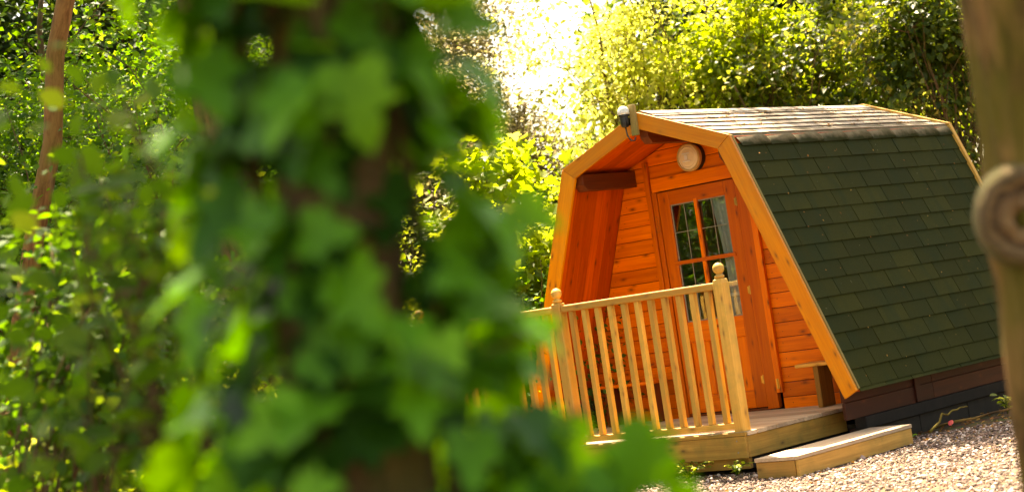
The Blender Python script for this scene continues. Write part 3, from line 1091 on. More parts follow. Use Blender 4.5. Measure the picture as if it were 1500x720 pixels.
MB().box((DXL, DYF - 0.029, -0.028), (DXR + 0.012, DYF - 0.003, -0.002)).build('edge_board', M['fascia'], DK, bevel=0.004)
MB().box((DXR - 0.022, DYF, -0.180), (DXR + 0.003, 0.40, -0.032)).build('fascia', M['fascia'], DK, bevel=0.003)
MB().box((DXR - 0.022, 0.405, -0.098), (DXR + 0.030, 0.625, -0.030)).build('joist_end', M['fascia'], DK, bevel=0.003)
MB().box((DXL, DYF, -0.180), (DXL + 0.025, 0.10, -0.032)).build('fascia', M['fascia'], DK, bevel=0.003)
MB().box((DXL + 0.03, DYF + 0.03, -0.262), (DXR - 0.03, DYF + 0.07, -0.186)).build('ground_beam', M['fascia'], DK, bevel=0.004)
MB().box((DXR - 0.09, DYF + 0.072, -0.262), (DXR - 0.04, 0.60, -0.186)).build('ground_beam', M['bearer'], DK, bevel=0.004)
for k in range(6):
    for z in (-0.06, -0.14):
        MB().lathe([(0.006, 0), (0.006, 0.003)], (DXR - 0.07 - k * 0.59, DYF - 0.0265, z), '-y', 10).build('screw', M['lead'], DK)

ST_ = thing('timber_step', 'wide single timber step lying in the gravel beside the deck', 'step', (1.6, -0.4, GZ))
tz = -0.160
MB().box((1.445, -1.196, tz - 0.026), (1.790, 0.311, tz), (0, 1, 0)).build('tread', M['deck'], ST_, bevel=0.003)
MB().box((1.764, -1.190, -0.300), (1.786, 0.305, tz - 0.029), (0, 1, 0)).build('riser', M['step'], ST_, bevel=0.003)
MB().box((1.450, -1.188, -0.300), (1.757, -1.165, tz - 0.029), (1, 0, 0)).build('end_board', M['step'], ST_, bevel=0.003)
MB().box((1.450, 0.280, -0.300), (1.757, 0.303, tz - 0.029), (1, 0, 0)).build('end_board', M['step'], ST_, bevel=0.003)

RA = thing('porch_railing', 'pale timber railing with square balusters and ball topped posts along the deck front', 'railing', (-0.3, -0.83, 0))
PX, PY = (1.135, -0.362, -1.815), -0.835
RH = 1.047
for x in PX:
    p = MB()
    h = 0.0435
    v, c = [], 0.007
    for hh, zz in ((h, 0.0), (h, 1.035), (h * 0.86, 1.062), (h * 0.55, 1.072)):
        cc_ = c if hh == h else c * 0.8
        v.append([(x - hh + cc_, PY - hh, zz), (x + hh - cc_, PY - hh, zz), (x + hh, PY - hh + cc_, zz), (x + hh, PY + hh - cc_, zz),
                  (x + hh - cc_, PY + hh, zz), (x - hh + cc_, PY + hh, zz), (x - hh, PY + hh - cc_, zz), (x - hh, PY - hh + cc_, zz)])
    V = [q for r_ in v for q in r_]
    Fc = [(i * 8 + k, i * 8 + (k + 1) % 8, (i + 1) * 8 + (k + 1) % 8, (i + 1) * 8 + k) for i in range(3) for k in range(8)]
    Fc += [tuple(range(7, -1, -1)), tuple(24 + k for k in range(8))]
    po = p.add(V, Fc, (0, 0, 1)).build('post', M['rail'], RA)
    b0 = 1.072
    prof = [(0.022, 0.0), (0.033, 0.005), (0.036, 0.012), (0.033, 0.019), (0.022, 0.026), (0.020, 0.032)]
    prof += [(0.041 * math.sin(a), 0.068 - 0.041 * math.cos(a)) for a in np.linspace(0.55, 3.1, 11)]
    MB().lathe(prof, (x, PY, b0), sides=24).build('finial', M['rail'], po, smooth=True)
for xa, xb in ((PX[1], PX[0]), (PX[2], PX[1])):
    xa, xb = xa + 0.045, xb - 0.045
    MB().box((xa, PY - 0.034, RH - 0.052), (xb, PY + 0.034, RH)).build('top_rail', M['rail'], RA, bevel=0.010)
    MB().box((xa, PY - 0.030, 0.018), (xb, PY + 0.030, 0.060)).build('bottom_rail', M['rail'], RA, bevel=0.004)
    nb = 11
    for k in range(nb):
        x = xa + (xb - xa) * (k + 0.62) / (nb + 0.24) + random.uniform(-0.003, 0.003)
        hh = 0.0205
        a = random.uniform(-0.004, 0.004)
        b = MB()
        V = [(x - hh + a, PY - hh, RH - 0.053), (x + hh + a, PY - hh, RH - 0.053), (x + hh + a, PY + hh, RH - 0.053), (x - hh + a, PY + hh, RH - 0.053),
             (x - hh, PY - hh, 0.061), (x + hh, PY - hh, 0.061), (x + hh, PY + hh, 0.061), (x - hh, PY + hh, 0.061)]
        b.add(V, [(0, 1, 2, 3), (7, 6, 5, 4), (0, 4, 5, 1), (1, 5, 6, 2), (2, 6, 7, 3), (3, 7, 4, 0)], (0, 0, 1))
        b.build('baluster', M['rail'], RA, bevel=0.003)


def bench(label, x0, x1, legx, lm):
    b = thing('porch_bench', label, 'bench', ((x0 + x1) / 2, D - 0.13, 0), 'low benches against the porch wall')
    MB().box((x0, D - 0.26, 0.315), (x1, D - 0.040, 0.342)).build('seat', M['stain'] if lm == 'beam' else M['rail'], b, bevel=0.008)
    for x in legx:
        MB().box((x - 0.022, D - 0.24, 0.002), (x + 0.022, D - 0.06, 0.313), (0, 0, 1)).build('leg', M[lm], b, bevel=0.003)


bench('low orange bench in the shade at the left end of the porch wall', -1.22, -0.62, (-1.12, -0.67), 'beam')
bench('short pale bench on greenish legs behind the right bargeboard', 0.76, 1.30, (0.93, 1.22), 'fascia')
# ------------------------------------------------------------------ ground
def gh(x, y):
    return GZ + 0.015 * math.sin(1.7 * x + 0.6) * math.cos(1.3 * y) + 0.035 * max(0, min(1, (x - 2.0) / 2)) - 0.01


nx = 60
gx = np.concatenate([np.linspace(-140, -12, 14), np.linspace(-11, 11, 89), np.linspace(12, 140, 14)])
V = [(x, y, gh(x, y) - 0.02 if abs(x) < 12 and abs(y) < 12 else GZ - 0.03) for y in gx for x in gx]
n = len(gx)
Fc = [(j * n + i, j * n + i + 1, (j + 1) * n + i + 1, (j + 1) * n + i) for j in range(n - 1) for i in range(n - 1)]
me = bpy.data.meshes.new('ground')
me.from_pydata(V, [], Fc)
me.materials.append(M['soil'])
tag(link('ground', me, smooth=True), 'dark woodland soil under the trees and around the cabin', None, kind='structure')


def in_gravel(x, y):
    wob = 0.10 * math.sin(3.1 * x + 1) + 0.08 * math.sin(5.3 * y)
    if y > 4.2 + wob or y < -9 or x < -6 or x > 7.5:
        return False
    if x > 1.62 + 0.7 * max(0, y - 0.6) * 0.5 + wob:
        return True
    return y < -0.86 + wob * 0.2


xs = np.arange(-6, 7.6, 0.12)
ys = np.arange(-9, 4.4, 0.12)
idx, V, Fc = {}, [], []


def vid(i, j):
    if (i, j) not in idx:
        idx[(i, j)] = len(V)
        V.append((xs[i], ys[j], gh(xs[i], ys[j]) - 0.010))
    return idx[(i, j)]


for i in range(len(xs) - 1):
    for j in range(len(ys) - 1):
        if in_gravel(xs[i] + 0.06, ys[j] + 0.06):
            Fc.append((vid(i, j), vid(i + 1, j), vid(i + 1, j + 1), vid(i, j + 1)))
me = bpy.data.meshes.new('gravel_path')
me.from_pydata(V, [], Fc)
me.materials.append(M['gravel'])
tag(link('gravel_path', me, smooth=True), 'pale pinkish gravel ground in front of and beside the cabin', None, kind='structure')

# loose stones of the gravel: one mass
ico = np.array([(0, 0, 1), (.89, 0, .45), (.28, .85, .45), (-.72, .53, .45), (-.72, -.53, .45), (.28, -.85, .45),
                (.72, .53, -.45), (-.28, .85, -.45), (-.89, 0, -.45), (-.28, -.85, -.45), (.72, -.53, -.45)])
icf = [(0, 1, 2), (0, 2, 3), (0, 3, 4), (0, 4, 5), (0, 5, 1), (1, 6, 2), (2, 7, 3), (3, 8, 4), (4, 9, 5), (5, 10, 1),
       (2, 6, 7), (3, 7, 8), (4, 8, 9), (5, 9, 10), (1, 10, 6)]


def stones(name, mat, pts, size):
    n = len(pts)
    th = RNG.random(n) * 6.283
    sc = size[:, None] * np.stack([0.7 + 0.7 * RNG.random(n), 0.6 + 0.5 * RNG.random(n), 0.4 + 0.35 * RNG.random(n)], 1)
    P = ico[None] * sc[:, None, :] * (1 + RNG.normal(0, 0.14, (n, 11, 1)))
    c, s_ = np.cos(th)[:, None], np.sin(th)[:, None]
    tl = RNG.normal(0, 0.35, n)[:, None]
    x, y, z = P[..., 0], P[..., 1], P[..., 2]
    z2 = z + tl * x
    V = np.stack([x * c - y * s_, x * s_ + y * c, z2], 2) + pts[:, None, :]
    tf = np.array(icf)
    Fc = (np.arange(n)[:, None, None] * 11 + tf[None]).reshape(-1)
    nf = n * len(tf)
    me = bpy.data.meshes.new(name)
    me.vertices.add(n * 11)
    me.vertices.foreach_set('co', V.astype(np.float32).ravel())
    me.loops.add(nf * 3)
    me.loops.foreach_set('vertex_index', Fc.astype(np.int32))
    me.polygons.add(nf)
    me.polygons.foreach_set('loop_start', np.arange(0, nf * 3, 3, dtype=np.int32))
    me.update(calc_edges=True)
    a = me.attributes.new('rnd', 'FLOAT', 'FACE')
    a.data.foreach_set('value', np.repeat(RNG.random(n), len(tf)).astype(np.float32))
    me.materials.append(mat)
    return link(name, me)


pts = []
while len(pts) < 36000:
    x, y = RNG.uniform(-2.6, 5.2), RNG.uniform(-3.4, 3.6)
    if in_gravel(x, y) and not (1.44 < x < 1.77 and -1.2 < y < 0.31):
        pts.append((x, y, gh(x, y) - 0.004))
pts = np.array(pts)
o = stones('gravel_stones', M['pebble'], pts, 0.0085 * np.exp(RNG.normal(0, 0.35, len(pts))))
tag(o, 'loose small pinkish stones of the gravel', 'gravel', kind='stuff')

# dead leaves and twigs: on the gravel edge and on the roof
pts = np.stack([RNG.uniform(1.45, 3.2, 900), RNG.uniform(0.3, 4.0, 900)], 1)
keep_ = (pts[:, 0] < 1.75 + 0.45 * np.maximum(0, pts[:, 1] - 0.3) + 0.3 * RNG.random(900))
pts = pts[keep_]
p3 = np.array([(x, y, gh(x, y) + 0.012) for x, y in pts])
o = leaves('fallen_leaves', M['litter'], p3, np.array([0, 0, 1.0]) + RNG.normal(0, 0.4, p3.shape), RNG.normal(0, 1, p3.shape), RNG.uniform(0.015, 0.045, len(p3)), 'small')
tag(o, 'brown fallen leaves on the soil along the cabin wall', 'fallen leaves', kind='stuff')
k = 420
sx = RNG.beta(1.3, 1.2, k)
yy = 0.1 + 3.2 * RNG.beta(1.8, 1.1, k)
p3 = np.stack([0.03 + sx * 0.74, yy, HA + 0.012 - (0.03 + sx * 0.74) * (HA - HK) / WK], 1)
cl = RNG.integers(0, 26, k)
cent = np.stack([RNG.uniform(0.06, 0.72, 26), RNG.uniform(0.5, 3.3, 26)], 1)
near = RNG.random(k) < 0.7
xy = cent[cl] + RNG.normal(0, 1, (k, 2)) * (0.02, 0.07)
p3[near, 0] = np.clip(xy[near, 0], 0.02, 0.76)
p3[near, 1] = np.clip(xy[near, 1], 0.08, 3.32)
p3[:, 2] = HA + 0.011 - p3[:, 0] * (HA - HK) / WK
o = leaves('roof_litter', M['litter'], p3, np.array([0.35, 0, 1.0]) + RNG.normal(0, 0.25, p3.shape), RNG.normal(0, 1, p3.shape), RNG.uniform(0.012, 0.032, k), 'small')
tag(o, 'orange brown bud scales and leaf scraps lying on the upper roof', 'leaf litter', kind='stuff')
k = 70
sl_ = RNG.random(k) * 1.9 + 0.15
yy = RNG.uniform(0.1, 3.3, k)
p3 = np.stack([WK + (WB - WK) * sl_ / SL + 0.010, yy, HK + (HB - HK) * sl_ / SL + 0.006], 1)
o = leaves('roof_scraps', M['litter'], p3, np.array([0.93, 0, 0.36]) + RNG.normal(0, 0.15, p3.shape), RNG.normal(0, 1, p3.shape), RNG.uniform(0.008, 0.024, k), 'small')
tag(o, 'tiny leaf scraps stuck to the dark green roof slope', 'leaf litter', kind='stuff')
k = 260
p3 = np.array([(x, y, gh(x, y) + 0.008) for x, y in zip(RNG.uniform(0.2, 4.6, k), RNG.uniform(-2.6, 2.4, k)) if in_gravel(x, y) and not (1.4 < x < 1.8 and -1.25 < y < 0.35)])
o = leaves('gravel_leaves', M['litter'], p3, np.array([0, 0, 1.0]) + RNG.normal(0, 0.4, p3.shape), RNG.normal(0, 1, p3.shape), RNG.uniform(0.012, 0.04, len(p3)), 'small')
tag(o, 'scattered dry leaf scraps on the gravel', 'leaf litter', kind='stuff')
for a, b_, bw_ in (((1.62, 0.9, GZ + 0.02), (2.35, 2.0, GZ + 0.05), (0.05, -0.04, 0.03)), ((1.75, 0.62, GZ + 0.02), (1.70, 1.32, GZ + 0.12), (0, 0, 0.04))):
    o = MB().tube(bez(a, b_, bw_, 9, 0.01), np.linspace(0.011, 0.005, 9), 6).build('fallen_twig', M['bark_tan'], smooth=True)
    tag(o, 'long fallen twig lying on the soil beside the cabin wall' if bw_[2] < 0.035 else 'short curved fallen twig near the timber step end', 'twig')


# ------------------------------------------------------------------ small plants by the wall
def herb(name, label, cat, pos, r_, h, nst, nl, ls, mat, group=None, kind='oval', trail=0.0):
    root = thing(name, label, cat, pos, group)
    mb = MB()
    P_, Nn, Al = [], [], []
    for k in range(nst):
        th = RNG.random() * 6.283
        e = np.array(pos) + (math.cos(th) * r_ * RNG.uniform(0.3, 1), math.sin(th) * r_ * RNG.uniform(0.3, 1), h * RNG.uniform(0.5, 1))
        q = bez(pos, e, (0, 0, h * 0.25), 6)
        mb.tube(q, np.linspace(0.005, 0.002, 6), 5)
        for i in range(nl):
            u_ = (i + 1) / nl
            c = q[int(u_ * 5)]
            th2 = th + RNG.normal(0, 1.2)
            P_.append(c)
            Al.append((math.cos(th2), math.sin(th2), -0.1))
            Nn.append((RNG.normal(0, 0.3), RNG.normal(0, 0.3), 1))
    mb.build('stem', M['shrub'], root, smooth=True)
    leaves('foliage', mat, np.array(P_), np.array(Nn, float), np.array(Al), ls * RNG.uniform(0.7, 1.2, len(P_)), kind, root)
    return root


herb('weed', 'small bright green weed growing at the cabin wall beyond the step', 'weed', (1.80, 1.75, GZ), 0.12, 0.16, 6, 4, 0.07, M['yellow'])
herb('weed', 'low weed on the gravel edge below the knotted trunk', 'weed', (2.35, 2.15, GZ), 0.15, 0.12, 8, 4, 0.055, M['shrub'])
herb('weed', 'tiny weed sprouting at the far foot of the timber step', 'weed', (1.72, 0.40, GZ), 0.05, 0.06, 4, 3, 0.04, M['shrub'])
herb('weed', 'scrappy weed in the gravel under the deck front', 'weed', (0.75, -1.02, GZ), 0.22, 0.12, 12, 4, 0.05, M['yellow'])
herb('weed', 'yellowish weed in the gravel at the deck corner', 'weed', (1.16, -1.02, GZ), 0.13, 0.11, 8, 4, 0.045, M['yellow'])
herb('weed', 'thin weed in the gravel left of the deck middle', 'weed', (0.25, -1.03, GZ), 0.25, 0.10, 12, 4, 0.05, M['shrub'])
bl = thing('broad_leaf_plant', 'tall weed with one big round pale green leaf on a thin stalk by the wall', 'plant', (2.02, 2.62, GZ))
mb = MB()
tips = [((2.02, 2.62, GZ + 0.30), 0.15), ((2.14, 2.66, GZ + 0.17), 0.13), ((2.2, 2.58, GZ + 0.09), 0.10)]
for tp_, sz in tips:
    mb.tube(bez((2.03, 2.62, GZ), tp_, (0.01, 0, 0.02), 6), 0.006, 6)
mb.build('stem', M['shrub'], bl, smooth=True)
leaves('foliage', M['yellow'], np.array([t_[0] for t_ in tips]), np.array([(0.5, -0.75, 0.25), (0.4, -0.6, 0.6), (0.2, -0.5, 0.8)]),
       np.array([(0.1, 0.2, 1.0), (0.5, 0.1, 0.5), (0.7, -0.2, 0.2)]), np.array([t_[1] for t_ in tips]), 'ivy', bl, np.array([0.55, 0.35, 0.4]))
o = leaves('red_petal', plain('red_petal', (0.45, 0.02, 0.02), 0.6), np.array([(1.78, 0.86, GZ + 0.03)]), np.array([(0.3, -0.6, 0.6)]), np.array([(0.2, 0.3, 0.6)]),
           np.array([0.06]), 'oval')
tag(o, 'single red petal on the dark soil near the step end', 'petal')

# ------------------------------------------------------------------ foreground: ivy covered tree
IV = stand(462, 2.55)
ivz = 4.6
IT = thing('ivy_tree', 'slim tree trunk almost hidden under ivy close to the camera', 'tree', IV)
tp = bez(IV - (0, 0, 0.1), IV + (0.05, 0.1, ivz), (0.03, -0.02, 0), 14, 0.006)
mb = MB()
mb.tube(tp, np.linspace(0.09, 0.065, 14), 14, wob=0.06)
for k in range(5):
    th = k * 1.3
    mb.tube(bez(tp[10 + k % 3], IV + np.array([math.cos(th) * 1.2, math.sin(th) * 1.2, ivz + 0.7 + 0.3 * (k % 2)]), (0, 0, 0.1), 7), np.linspace(0.03, 0.006, 7), 6)
mb.build('trunk', M['bark_brown'], IT, smooth=True)
n = 420
P_ = IV + np.array([0.3, -0.4, ivz + 0.8]) + unit(RNG.normal(0, 1, (n, 3))) * RNG.random((n, 1)) ** 0.4 * np.array([1.2, 1.2, 0.7])
leaves('crown', M['shrub'], P_, np.array([0, 0, 0.7]) + RNG.normal(0, 0.5, (n, 3)), RNG.normal(0, 1, (n, 3)), RNG.uniform(0.06, 0.10, n), 'oval', IT)
VY = thing('ivy', 'big glossy green ivy climbing over the trunk close to the camera', 'ivy', IV + (0.02, 0, 0))
mb = MB()
for k in range(5):
    ph = k * 1.256 + 0.4
    q = []
    for i in range(20):
        z = -0.28 + 4.4 * i / 19
        a = ph + 0.35 * math.sin(z * 2 + k)
        c = tp[min(13, int((z + 0.38) / 4.98 * 13))]
        q.append((c[0] + 0.10 * math.cos(a), c[1] + 0.10 * math.sin(a), z))
    mb.tube(q, 0.009, 6)
mb.build('stem', M['bark_brown'], VY, smooth=True)
P_, Nn, Al, Sz, Rn = [], [], [], [], []
nl = 1950
for k in range(nl):
    z = -0.22 + 4.3 * RNG.random()
    th = RNG.random() * 6.283
    bulge = 1 + 0.08 * math.sin(z * 7 + th * 2) + 0.06 * math.sin(z * 13 + 3 * th + 1)
    ru = RNG.random() ** 0.8
    r_ = (0.10 + 0.140 * ru) * bulge * (1.1 if z < 1 else 0.95)
    d = np.array([math.cos(th), math.sin(th), 0])
    if r_ * (d[0] * RGT[0] + d[1] * RGT[1]) > 0.235 and 0.86 < z < 1.0:
        continue
    c = tp[0] + (tp[-1] - tp[0]) * np.clip((z + 0.38) / 4.98, 0, 1)
    P_.append(np.array([c[0], c[1], z]) + d * r_)
    Nn.append(d + np.array([0, 0, 0.70]) + RNG.normal(0, 0.42, 3))
    Al.append(np.array([0, 0, -0.8]) + RNG.normal(0, 0.75, 3) + 0.3 * d)
    Sz.append(0.090 * (0.55 + 0.75 * RNG.random()))
    Rn.append(min(1.0, max(0.0, 0.80 * ru ** 2.0 + 0.34 * RNG.random() - 0.06)))  # inner leaves coloured darker, standing in for shade between the leaves
# a loose strand leaning out low down on the right
rt = RGT.copy()
rt[2] = 0
rt = unit(rt)
fwh = unit(np.array([FWD[0], FWD[1], 0]))
strands = []
for a, b_, nn_ in (((0.10, 0.0, 0.58), (0.50, 0.05, 0.725), 12), ((0.08, -0.1, 0.58), (0.41, -0.06, 0.815), 30), ((0.06, 0, 0.70), (0.33, 0.06, 0.87), 20),
                                      ((0.02, 0, 1.15), (0.24, 0.03, 1.32), 12), ((0.03, 0, 1.0), (0.27, -0.03, 1.12), 14), ((0.03, 0, 0.85), (0.28, 0.03, 0.98), 14)):
    W_ = lambda p: np.array([IV[0], IV[1], 0]) + rt * p[0] + fwh * p[1] + np.array([0, 0, p[2]])
    q = bez(W_(a), W_(b_), (0, 0, 0.03), 12)
    strands.append(q)
    for i in range(nn_):
        u_ = RNG.random()
        c = q[int(u_ * 11)]
        P_.append(c + RNG.normal(0, 0.022, 3))
        Nn.append(-fwh * 1.0 + np.array([0, 0, 0.15]) + RNG.normal(0, 0.28, 3))
        Al.append(np.array([0, 0, -0.8]) + RNG.normal(0, 0.7, 3))
        Sz.append(0.092 * (0.55 + 0.7 * RNG.random()))
        Rn.append(0.2 + 0.5 * RNG.random())
for q in strands:
    MB().tube(q, 0.004, 5).build('shoot', M['bark_brown'], VY, smooth=True)
leaves('foliage', M['ivy'], np.array(P_), np.array(Nn), np.array(Al), np.array(Sz), 'ivy', VY, np.array(Rn), smooth=True)

# ------------------------------------------------------------------ knotted trunk on the right
KT = stand(1531, 4.5)
KR = thing('knotted_tree', 'thick mossy trunk with a ringed branch knot at the right edge', 'tree', KT)
kc = look(1482, 4.38, 322)
V, Fc, W_ = [], [], []
nz, ns = 150, 64
for j in range(nz + 1):
    z = GZ - 0.1 + (5.4 - GZ) * (j / nz)
    c = np.array([KT[0] + 0.03 * math.sin(z * 0.9), KT[1] + 0.02 * math.cos(z * 1.1), z])
    for i in range(ns):
        th = 2 * math.pi * i / ns
        d = np.array([math.cos(th), math.sin(th), 0])
        r_ = 0.132 + 0.024 / (1 + math.exp((z - 0.95) * 9)) + 0.05 * math.exp(-(z - GZ) * 3.0) + 0.006 * math.sin(5 * th + z * 2) + 0.004 * math.sin(11 * th + z * 3.7) - 0.004 * z
        p = c + d * r_
        q = p - kc
        q2 = q - FWD * (q @ FWD) * 0.55
        dist = np.linalg.norm(q2)
        front = max(0.0, -(d @ fwh) + 0.35) > 0
        if front:
            dome = math.exp(-(dist / 0.105) ** 2)
            p = p + d * 0.030 * dome
        V.append(p)
for j in range(nz):
    for i in range(ns):
        Fc.append((j * ns + i, j * ns + (i + 1) % ns, (j + 1) * ns + (i + 1) % ns, (j + 1) * ns + i))
Fc += [tuple(nz * ns + k for k in range(ns))]
mb = MB().add(V, Fc, (0, 0, 1), 0.5)
for k in range(6):
    th = k * 1.05 + 0.3
    st = np.array([KT[0], KT[1], 4.2 + 0.15 * k])
    mb.tube(bez(st, st + np.array([math.cos(th) * 1.6, math.sin(th) * 1.6, 1.2]), (0, 0, 0.15), 7), np.linspace(0.05, 0.008, 7), 7)
mb.build('trunk', M['bark_tan'], KR, smooth=True)
ax = unit(-FWD * 0.97 - RGT * 0.22)
e1 = unit(np.cross([0, 0, 1.0], ax))
e2 = np.cross(ax, e1)
kc2 = look(1497, 4.355, 322)
prof = [(0.0, -0.055), (0.010, -0.05), (0.017, -0.02), (0.022, -0.002), (0.032, 0.006), (0.045, 0.004), (0.055, -0.006), (0.062, -0.003), (0.070, 0.008), (0.080, 0.008),
        (0.090, -0.004), (0.098, -0.020), (0.106, -0.055), (0.110, -0.11)]
V, Fc, W_ = [], [], []
ns = 40
for r_, h in prof:
    for i in range(ns):
        th = 2 * math.pi * i / ns
        wb = 1 + 0.10 * math.sin(th + 0.9) + 0.06 * math.sin(2 * th + 0.5 + r_ * 15) + 0.02 * math.sin(3 * th + r_ * 30)
        h2 = h * (0.55 if h > -0.03 else 1.0)
        V.append(kc2 + e1 * r_ * wb * math.cos(th) + e2 * r_ * wb * 1.25 * math.sin(th) + ax * (h2 + 0.005 * math.sin(2 * th + r_ * 50) + 0.002 * math.sin(5 * th + r_ * 90)))
        W_.append((r_, th, h))
for j in range(len(prof) - 1):
    for i in range(ns):
        Fc.append((j * ns + i, j * ns + (i + 1) % ns, (j + 1) * ns + (i + 1) % ns, (j + 1) * ns + i))
mb = MB().add(V, Fc, (0, 0, 1), 0.5)
mb.wc = [np.array(W_)]
o = mb.build('knot', M['knot'], KR, smooth=True)
o['label'] = 'ringed dark centred branch knot'
n = 2600
P_ = KT + np.array([0, 0, 6.2]) + unit(RNG.normal(0, 1, (n, 3))) * RNG.random((n, 1)) ** 0.4 * np.array([1.9, 1.9, 0.9])
leaves('crown', M['shrub'], P_, np.array([0, 0, 0.7]) + RNG.normal(0, 0.5, (n, 3)), RNG.normal(0, 1, (n, 3)), RNG.uniform(0.06, 0.10, n), 'oval', KR)

# ------------------------------------------------------------------ shrubs at the left, near to far
def shrub(label, px, Dp, w_, h, n, ls, mat, kind='oval', clumps=30, group=None, seed=1, name='shrub', dp=None, zc=None, sigma=0.2, tr=0.02, up=0.5, shell=0.3, flat=0.8):
    b = stand(px, Dp)
    zc = h * 0.5 if zc is None else zc
    return tree(name, label, 'shrub', b, h * 0.9, b + np.array([0, 0, zc]), (w_ / 2, (dp or w_) / 2, h * 0.5), clumps, n, ls, mat, M['bark_brown'], tr,
                sigma, group, kind, up=up, shell=shell, part='foliage', trunk_part='stem', multi=4, flat=flat, seed=seed, twigs=1)


shrub('crisp leaved shrub with some bright yellow leaves low at the left', 95, 9.6, 1.3, 1.9, 3600, 0.075, M['shrub'], seed=28, sigma=0.17, tr=0.010, clumps=44, flat=0.55)
shrub('dense low bush with sunlit sprays left of the ivy foot', 265, 10.2, 1.2, 1.8, 3600, 0.065, M['yellow'], seed=29, sigma=0.15, tr=0.010, clumps=40, flat=0.55)
shrub('bushy broad leaved shrub with blurred leaves low at the left edge', 38, 3.1, 0.36, 1.20, 260, 0.065, M['yellow'], seed=21, sigma=0.10, tr=0.008, clumps=16)
shrub('loose sapling with soft leaves standing just left of the ivy', 205, 4.2, 0.50, 2.3, 700, 0.070, M['shrub'], seed=22, sigma=0.14, tr=0.010, clumps=26)
shrub('dark green bush with scattered leaves left of the ivy tree', 90, 7.0, 0.9, 2.6, 1700, 0.060, M['shrub'], seed=23, sigma=0.18, tr=0.012, clumps=30)
shrub('leafy undergrowth bush behind the sapling at the left', 250, 7.6, 1.0, 2.3, 2600, 0.055, M['shrub'], seed=24, sigma=0.2, tr=0.012, clumps=30)
shrub('sunlit yellow green bush low at the left behind the others', 150, 9.0, 1.5, 1.15, 2600, 0.070, M['yellow'], seed=25, sigma=0.2, tr=0.012, clumps=26)
shrub('tall fine leaved bush beside the orange trunk', -30, 14.8, 1.6, 4.2, 5200, 0.050, M['shrub'], seed=26, sigma=0.28, tr=0.02, clumps=34)
shrub('dense bush between the orange trunk and the ivy', 250, 13.8, 2.0, 3.8, 7600, 0.055, M['shrub'], seed=27, sigma=0.3, tr=0.02, clumps=40)

OT0, OT1 = look(28, 13.0, 420), look(92, 13.0, -40)
g0 = OT0 + (OT0 - OT1) * ((OT0[2] - GZ) / (OT1[2] - OT0[2]))
ot = thing('orange_barked_tree', 'leaning slender tree with smooth orange brown bark at the left', 'tree', g0)
top = OT0 + (OT1 - OT0) * 2.2
mb = MB()
q = bez(g0 - (0, 0, 0.1), top, (0.03, 0.05, 0), 12, 0.02)
mb.tube(q, np.linspace(0.078, 0.05, 12), 12, wob=0.03)
limbs = []
for k in range(9):
    th = k * 2.4
    s_ = q[8 + k % 4]
    e = s_ + np.array([math.cos(th) * 1.5, math.sin(th) * 1.5, 0.5 + 0.5 * (k % 3)])
    limbs.append(e)
    mb.tube(bez(s_, e, (0, 0, 0.1), 6), np.linspace(0.028, 0.006, 6), 6)
mb.build('trunk', M['bark_orange'], ot, smooth=True)
n = 3600
ce = np.array(limbs + [top])[RNG.integers(0, 10, n)]
P_ = ce + RNG.normal(0, 1, (n, 3)) * (0.5, 0.5, 0.3)
leaves('crown', M['shrub'], P_, np.array([0, 0, 0.6]) + RNG.normal(0, 0.5, (n, 3)), RNG.normal(0, 1, (n, 3)), RNG.uniform(0.04, 0.075, n), 'oval', ot)

# ------------------------------------------------------------------ trees and bushes behind
BG = 'trees and bushes in the wood behind the cabin'


def bgtree(name, label, px, Dp, zc, rx, ry, rz, h, clumps, n, ls, mat, seed, cat='tree', bark_='bark_brown', tr=0.10, sigma=0.38, multi=1, off=(0, 0), cuts=(),
           kind='small', up=0.5, shell=0.45, flat=0.6):
    b = stand(px, Dp)
    c = b + np.array([off[0], off[1], 0])
    c[2] = zc
    ax = np.array([rx, ry, rz])
    return tree(name, label, cat, b, h, c, ax, clumps, n, ls, M[mat], M[bark_], tr, sigma, BG, kind, up=up, shell=shell, multi=multi, cuts=cuts, seed=seed, flat=flat)


bgtree('hawthorn_tree', 'dark hawthorn with orange tipped leaves behind the right end of the roof', 1395, 19.5, 3.1, 1.5, 1.3, 2.3, 5.0, 64, 9000, 0.080, 'hedge', 31, multi=3, tr=0.05, sigma=0.20, shell=0.15, up=0.4, flat=0.5)
bgtree('hawthorn_tree', 'half shaded hawthorn with yellow tips just left of the darkest gap', 1255, 21.0, 2.8, 1.5, 1.2, 2.2, 4.8, 64, 8500, 0.080, 'hedge', 32, multi=3, tr=0.05, sigma=0.20, shell=0.15, up=0.4, flat=0.5)
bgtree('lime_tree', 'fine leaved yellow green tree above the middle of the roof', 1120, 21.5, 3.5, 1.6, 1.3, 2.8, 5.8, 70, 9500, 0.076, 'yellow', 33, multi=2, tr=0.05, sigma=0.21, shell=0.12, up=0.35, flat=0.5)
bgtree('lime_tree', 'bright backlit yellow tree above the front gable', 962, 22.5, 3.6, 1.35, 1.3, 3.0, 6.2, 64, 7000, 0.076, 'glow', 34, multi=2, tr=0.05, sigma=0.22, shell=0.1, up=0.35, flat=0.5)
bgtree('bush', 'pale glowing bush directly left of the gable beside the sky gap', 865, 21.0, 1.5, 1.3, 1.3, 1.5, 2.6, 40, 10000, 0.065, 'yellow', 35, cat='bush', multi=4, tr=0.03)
bgtree('blossom_tree', 'tan and cream blossoming tree paled for glare left of the sky gap', 712, 24.0, 3.6, 1.05, 1.3, 2.8, 5.8, 76, 22000, 0.058, 'blossom', 36, tr=0.10, sigma=0.27, shell=0.2)
bgtree('blossom_tree', 'lower cream blossoming tree paled for glare half behind the ivy', 590, 22.0, 3.0, 1.4, 1.4, 2.5, 5.0, 60, 24000, 0.050, 'blossom', 37, tr=0.09)
